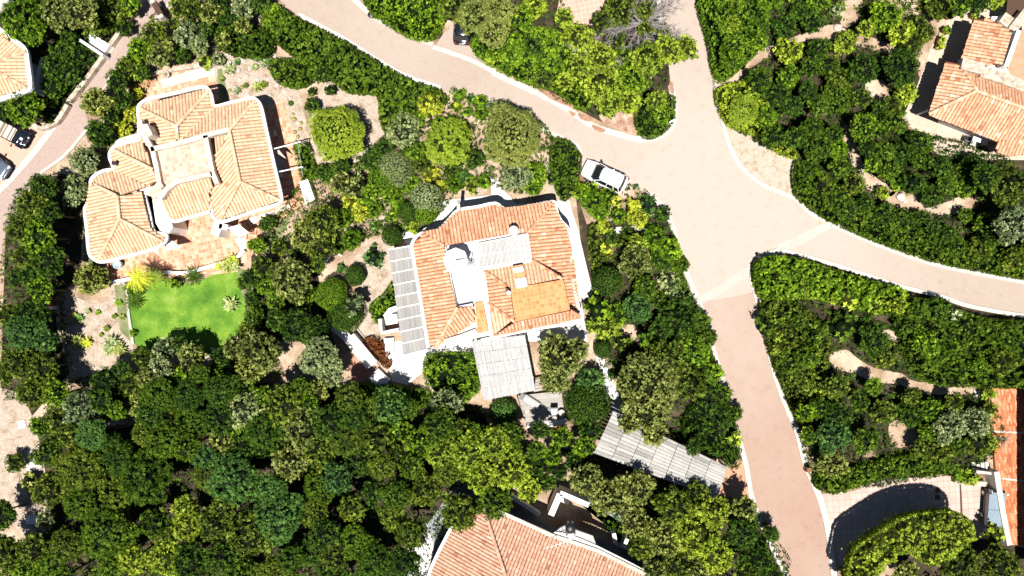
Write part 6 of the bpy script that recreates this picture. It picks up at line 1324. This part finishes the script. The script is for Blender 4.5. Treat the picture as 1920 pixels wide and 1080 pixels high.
fill([(900,0),(1100,40),(1240,0),(1250,160),(1100,200),(920,100)], 8, 18, 28, 'GPK', (2.6, 4), ('tuft','dense'), .7)
fill([(330,0),(500,0),(480,40),(400,100),(270,130),(200,290),(150,330),(240,90)], 8, 14, 24, 'KDGO', (1.8, 3.0), ('tuft','dense'), .74)

# ------------------------------------------------------------------ labels: which tree is which, told from the landmarks round it
LAND = [(1132,333,'the white car'),(869,60,'the black car'),(12,318,'the grey car'),(30,250,'the open jeep'),(765,560,'the long reed pergola'),(945,690,'the wide pale pergola'),(1015,770,'the wooden deck'),
 (1240,860,'the carport roof'),(350,590,'the lawn'),(165,620,'the cactus garden'),(480,130,'the rock garden'),(370,460,'the patchwork terrace'),(1440,490,'the road cross strip'),(1430,300,'the sandy verge'),(1830,200,'the rust tiled villa'),
 (1680,930,'the square tile driveway'),(1880,800,'the brick terrace'),(1000,1030,'the bottom villa'),(680,695,'the red patio'),(1085,15,'the grid tiled patio'),(1250,238,'the street sign'),(103,558,'the brown gate'),(180,85,'the white entrance slab'),
 (20,130,'the top left roof'),(63,863,'the square pale slab'),(60,975,'the lowest white slab'),(1855,950,'the utility truck'),(1195,62,'the bare grey tree'),(430,803,'the pale boulder'),(960,432,'the round white chimney'),(310,29,'the lattice gate'),(205,795,'the short pale wall'),(440,900,'the grey green feathery tree'),
 (1688,370,'the white boulder'),(630,246,'the broad lime pine'),(1510,877,'the meter box'),(1662,664,'the olive shrub pair'),(1560,52,'the footpath rock'),(1215,720,'the very large olive tree'),(666,517,'the small round dark bush'),(1138,527,'the glossy clipped dome'),(500,412,'the dry lawn'),(880,470,'the round parasol')]
ADJ = {'O':'olive green','P':'lime green','D':'dark green','G':'mid green','S':'sage green','T':'blue green','Y':'yellow','K':'dark olive','H':'deep green'}
FN = {'fine':'tree','tuft':'tree','pine':'pine','dense':'bush','ball':'clipped bush','loose':'loose shrub'}
DIRS = ['right of','above and right of','above','above and left of','left of','below and left of','below','below and right of']
ORD = ['', 'second closest ', 'third closest ', 'fourth closest ', 'fifth closest ', 'sixth closest ', 'seventh closest ', 'eighth closest ', 'ninth closest ', 'tenth closest ', 'eleventh closest ', 'twelfth closest ']
groups = {}
for rec in PLANTS:
    o, px, py, r_, fm, cl, lb = rec
    q = sorted((math.hypot(px-a, py-b), i) for i, (a, b, nm) in enumerate(LAND))[0]; d_, i = q; a, b, nm = LAND[i]
    an = math.degrees(math.atan2(b-py, px-a)) % 360; di = DIRS[int((an+22.5)//45) % 8]
    sz = 'small ' if r_ < 17 else 'big ' if r_ > 38 else ''
    groups.setdefault((sz, ADJ[cl], FN[fm] if not (fm in ('tuft','fine') and r_ < 26) else 'bush', di, nm), []).append((d_, o, lb))
for key, L in groups.items():
    sz, ad, fn, di, nm = key; L.sort(key=lambda t: t[0]); n = sum(1 for t in L); 
    for k, (d_, o, lb) in enumerate(L):
        if lb: continue
        od = '' if n == 1 else ('closest ' if k == 0 else ORD[min(k, 11)])
        o['label'] = (od+sz+ad+' '+fn+' '+di+' '+nm).strip()
for rec in PLANTS:
    o = rec[0]
    if 'group' not in o: o['group'] = 'trees of the wood and gardens' if o['category'] == 'tree' else 'shrubs of the gardens and banks'

NTH = ['first','second','third','fourth','fifth','sixth','seventh','eighth','ninth','tenth','eleventh','twelfth','thirteenth','fourteenth','fifteenth','sixteenth','seventeenth','eighteenth','nineteenth','twentieth','twenty-first','twenty-second','twenty-third','twenty-fourth','twenty-fifth','twenty-sixth','twenty-seventh','twenty-eighth']
for g_, ax, fmt in (('rocks of the rock garden', 0, 'pale rock in the rock garden, %s of its rocks counted from the left'),
    ('edging stones of the cactus garden', 0, 'small pale edging stone of the cactus garden, %s from the left'),
    ('succulents of the rock garden', 0, 'spiky succulent among the pale rocks above the left villa, %s from the left'),
    ('golden barrel cacti', 1, 'round golden green barrel cactus in the gravel, %s from the top')):
    L = sorted([o for o in bpy.data.objects if o.get('group') == g_], key=lambda o: o.location[ax]*(1 if ax == 0 else -1))
    for k, o in enumerate(L): o['label'] = fmt % NTH[k]
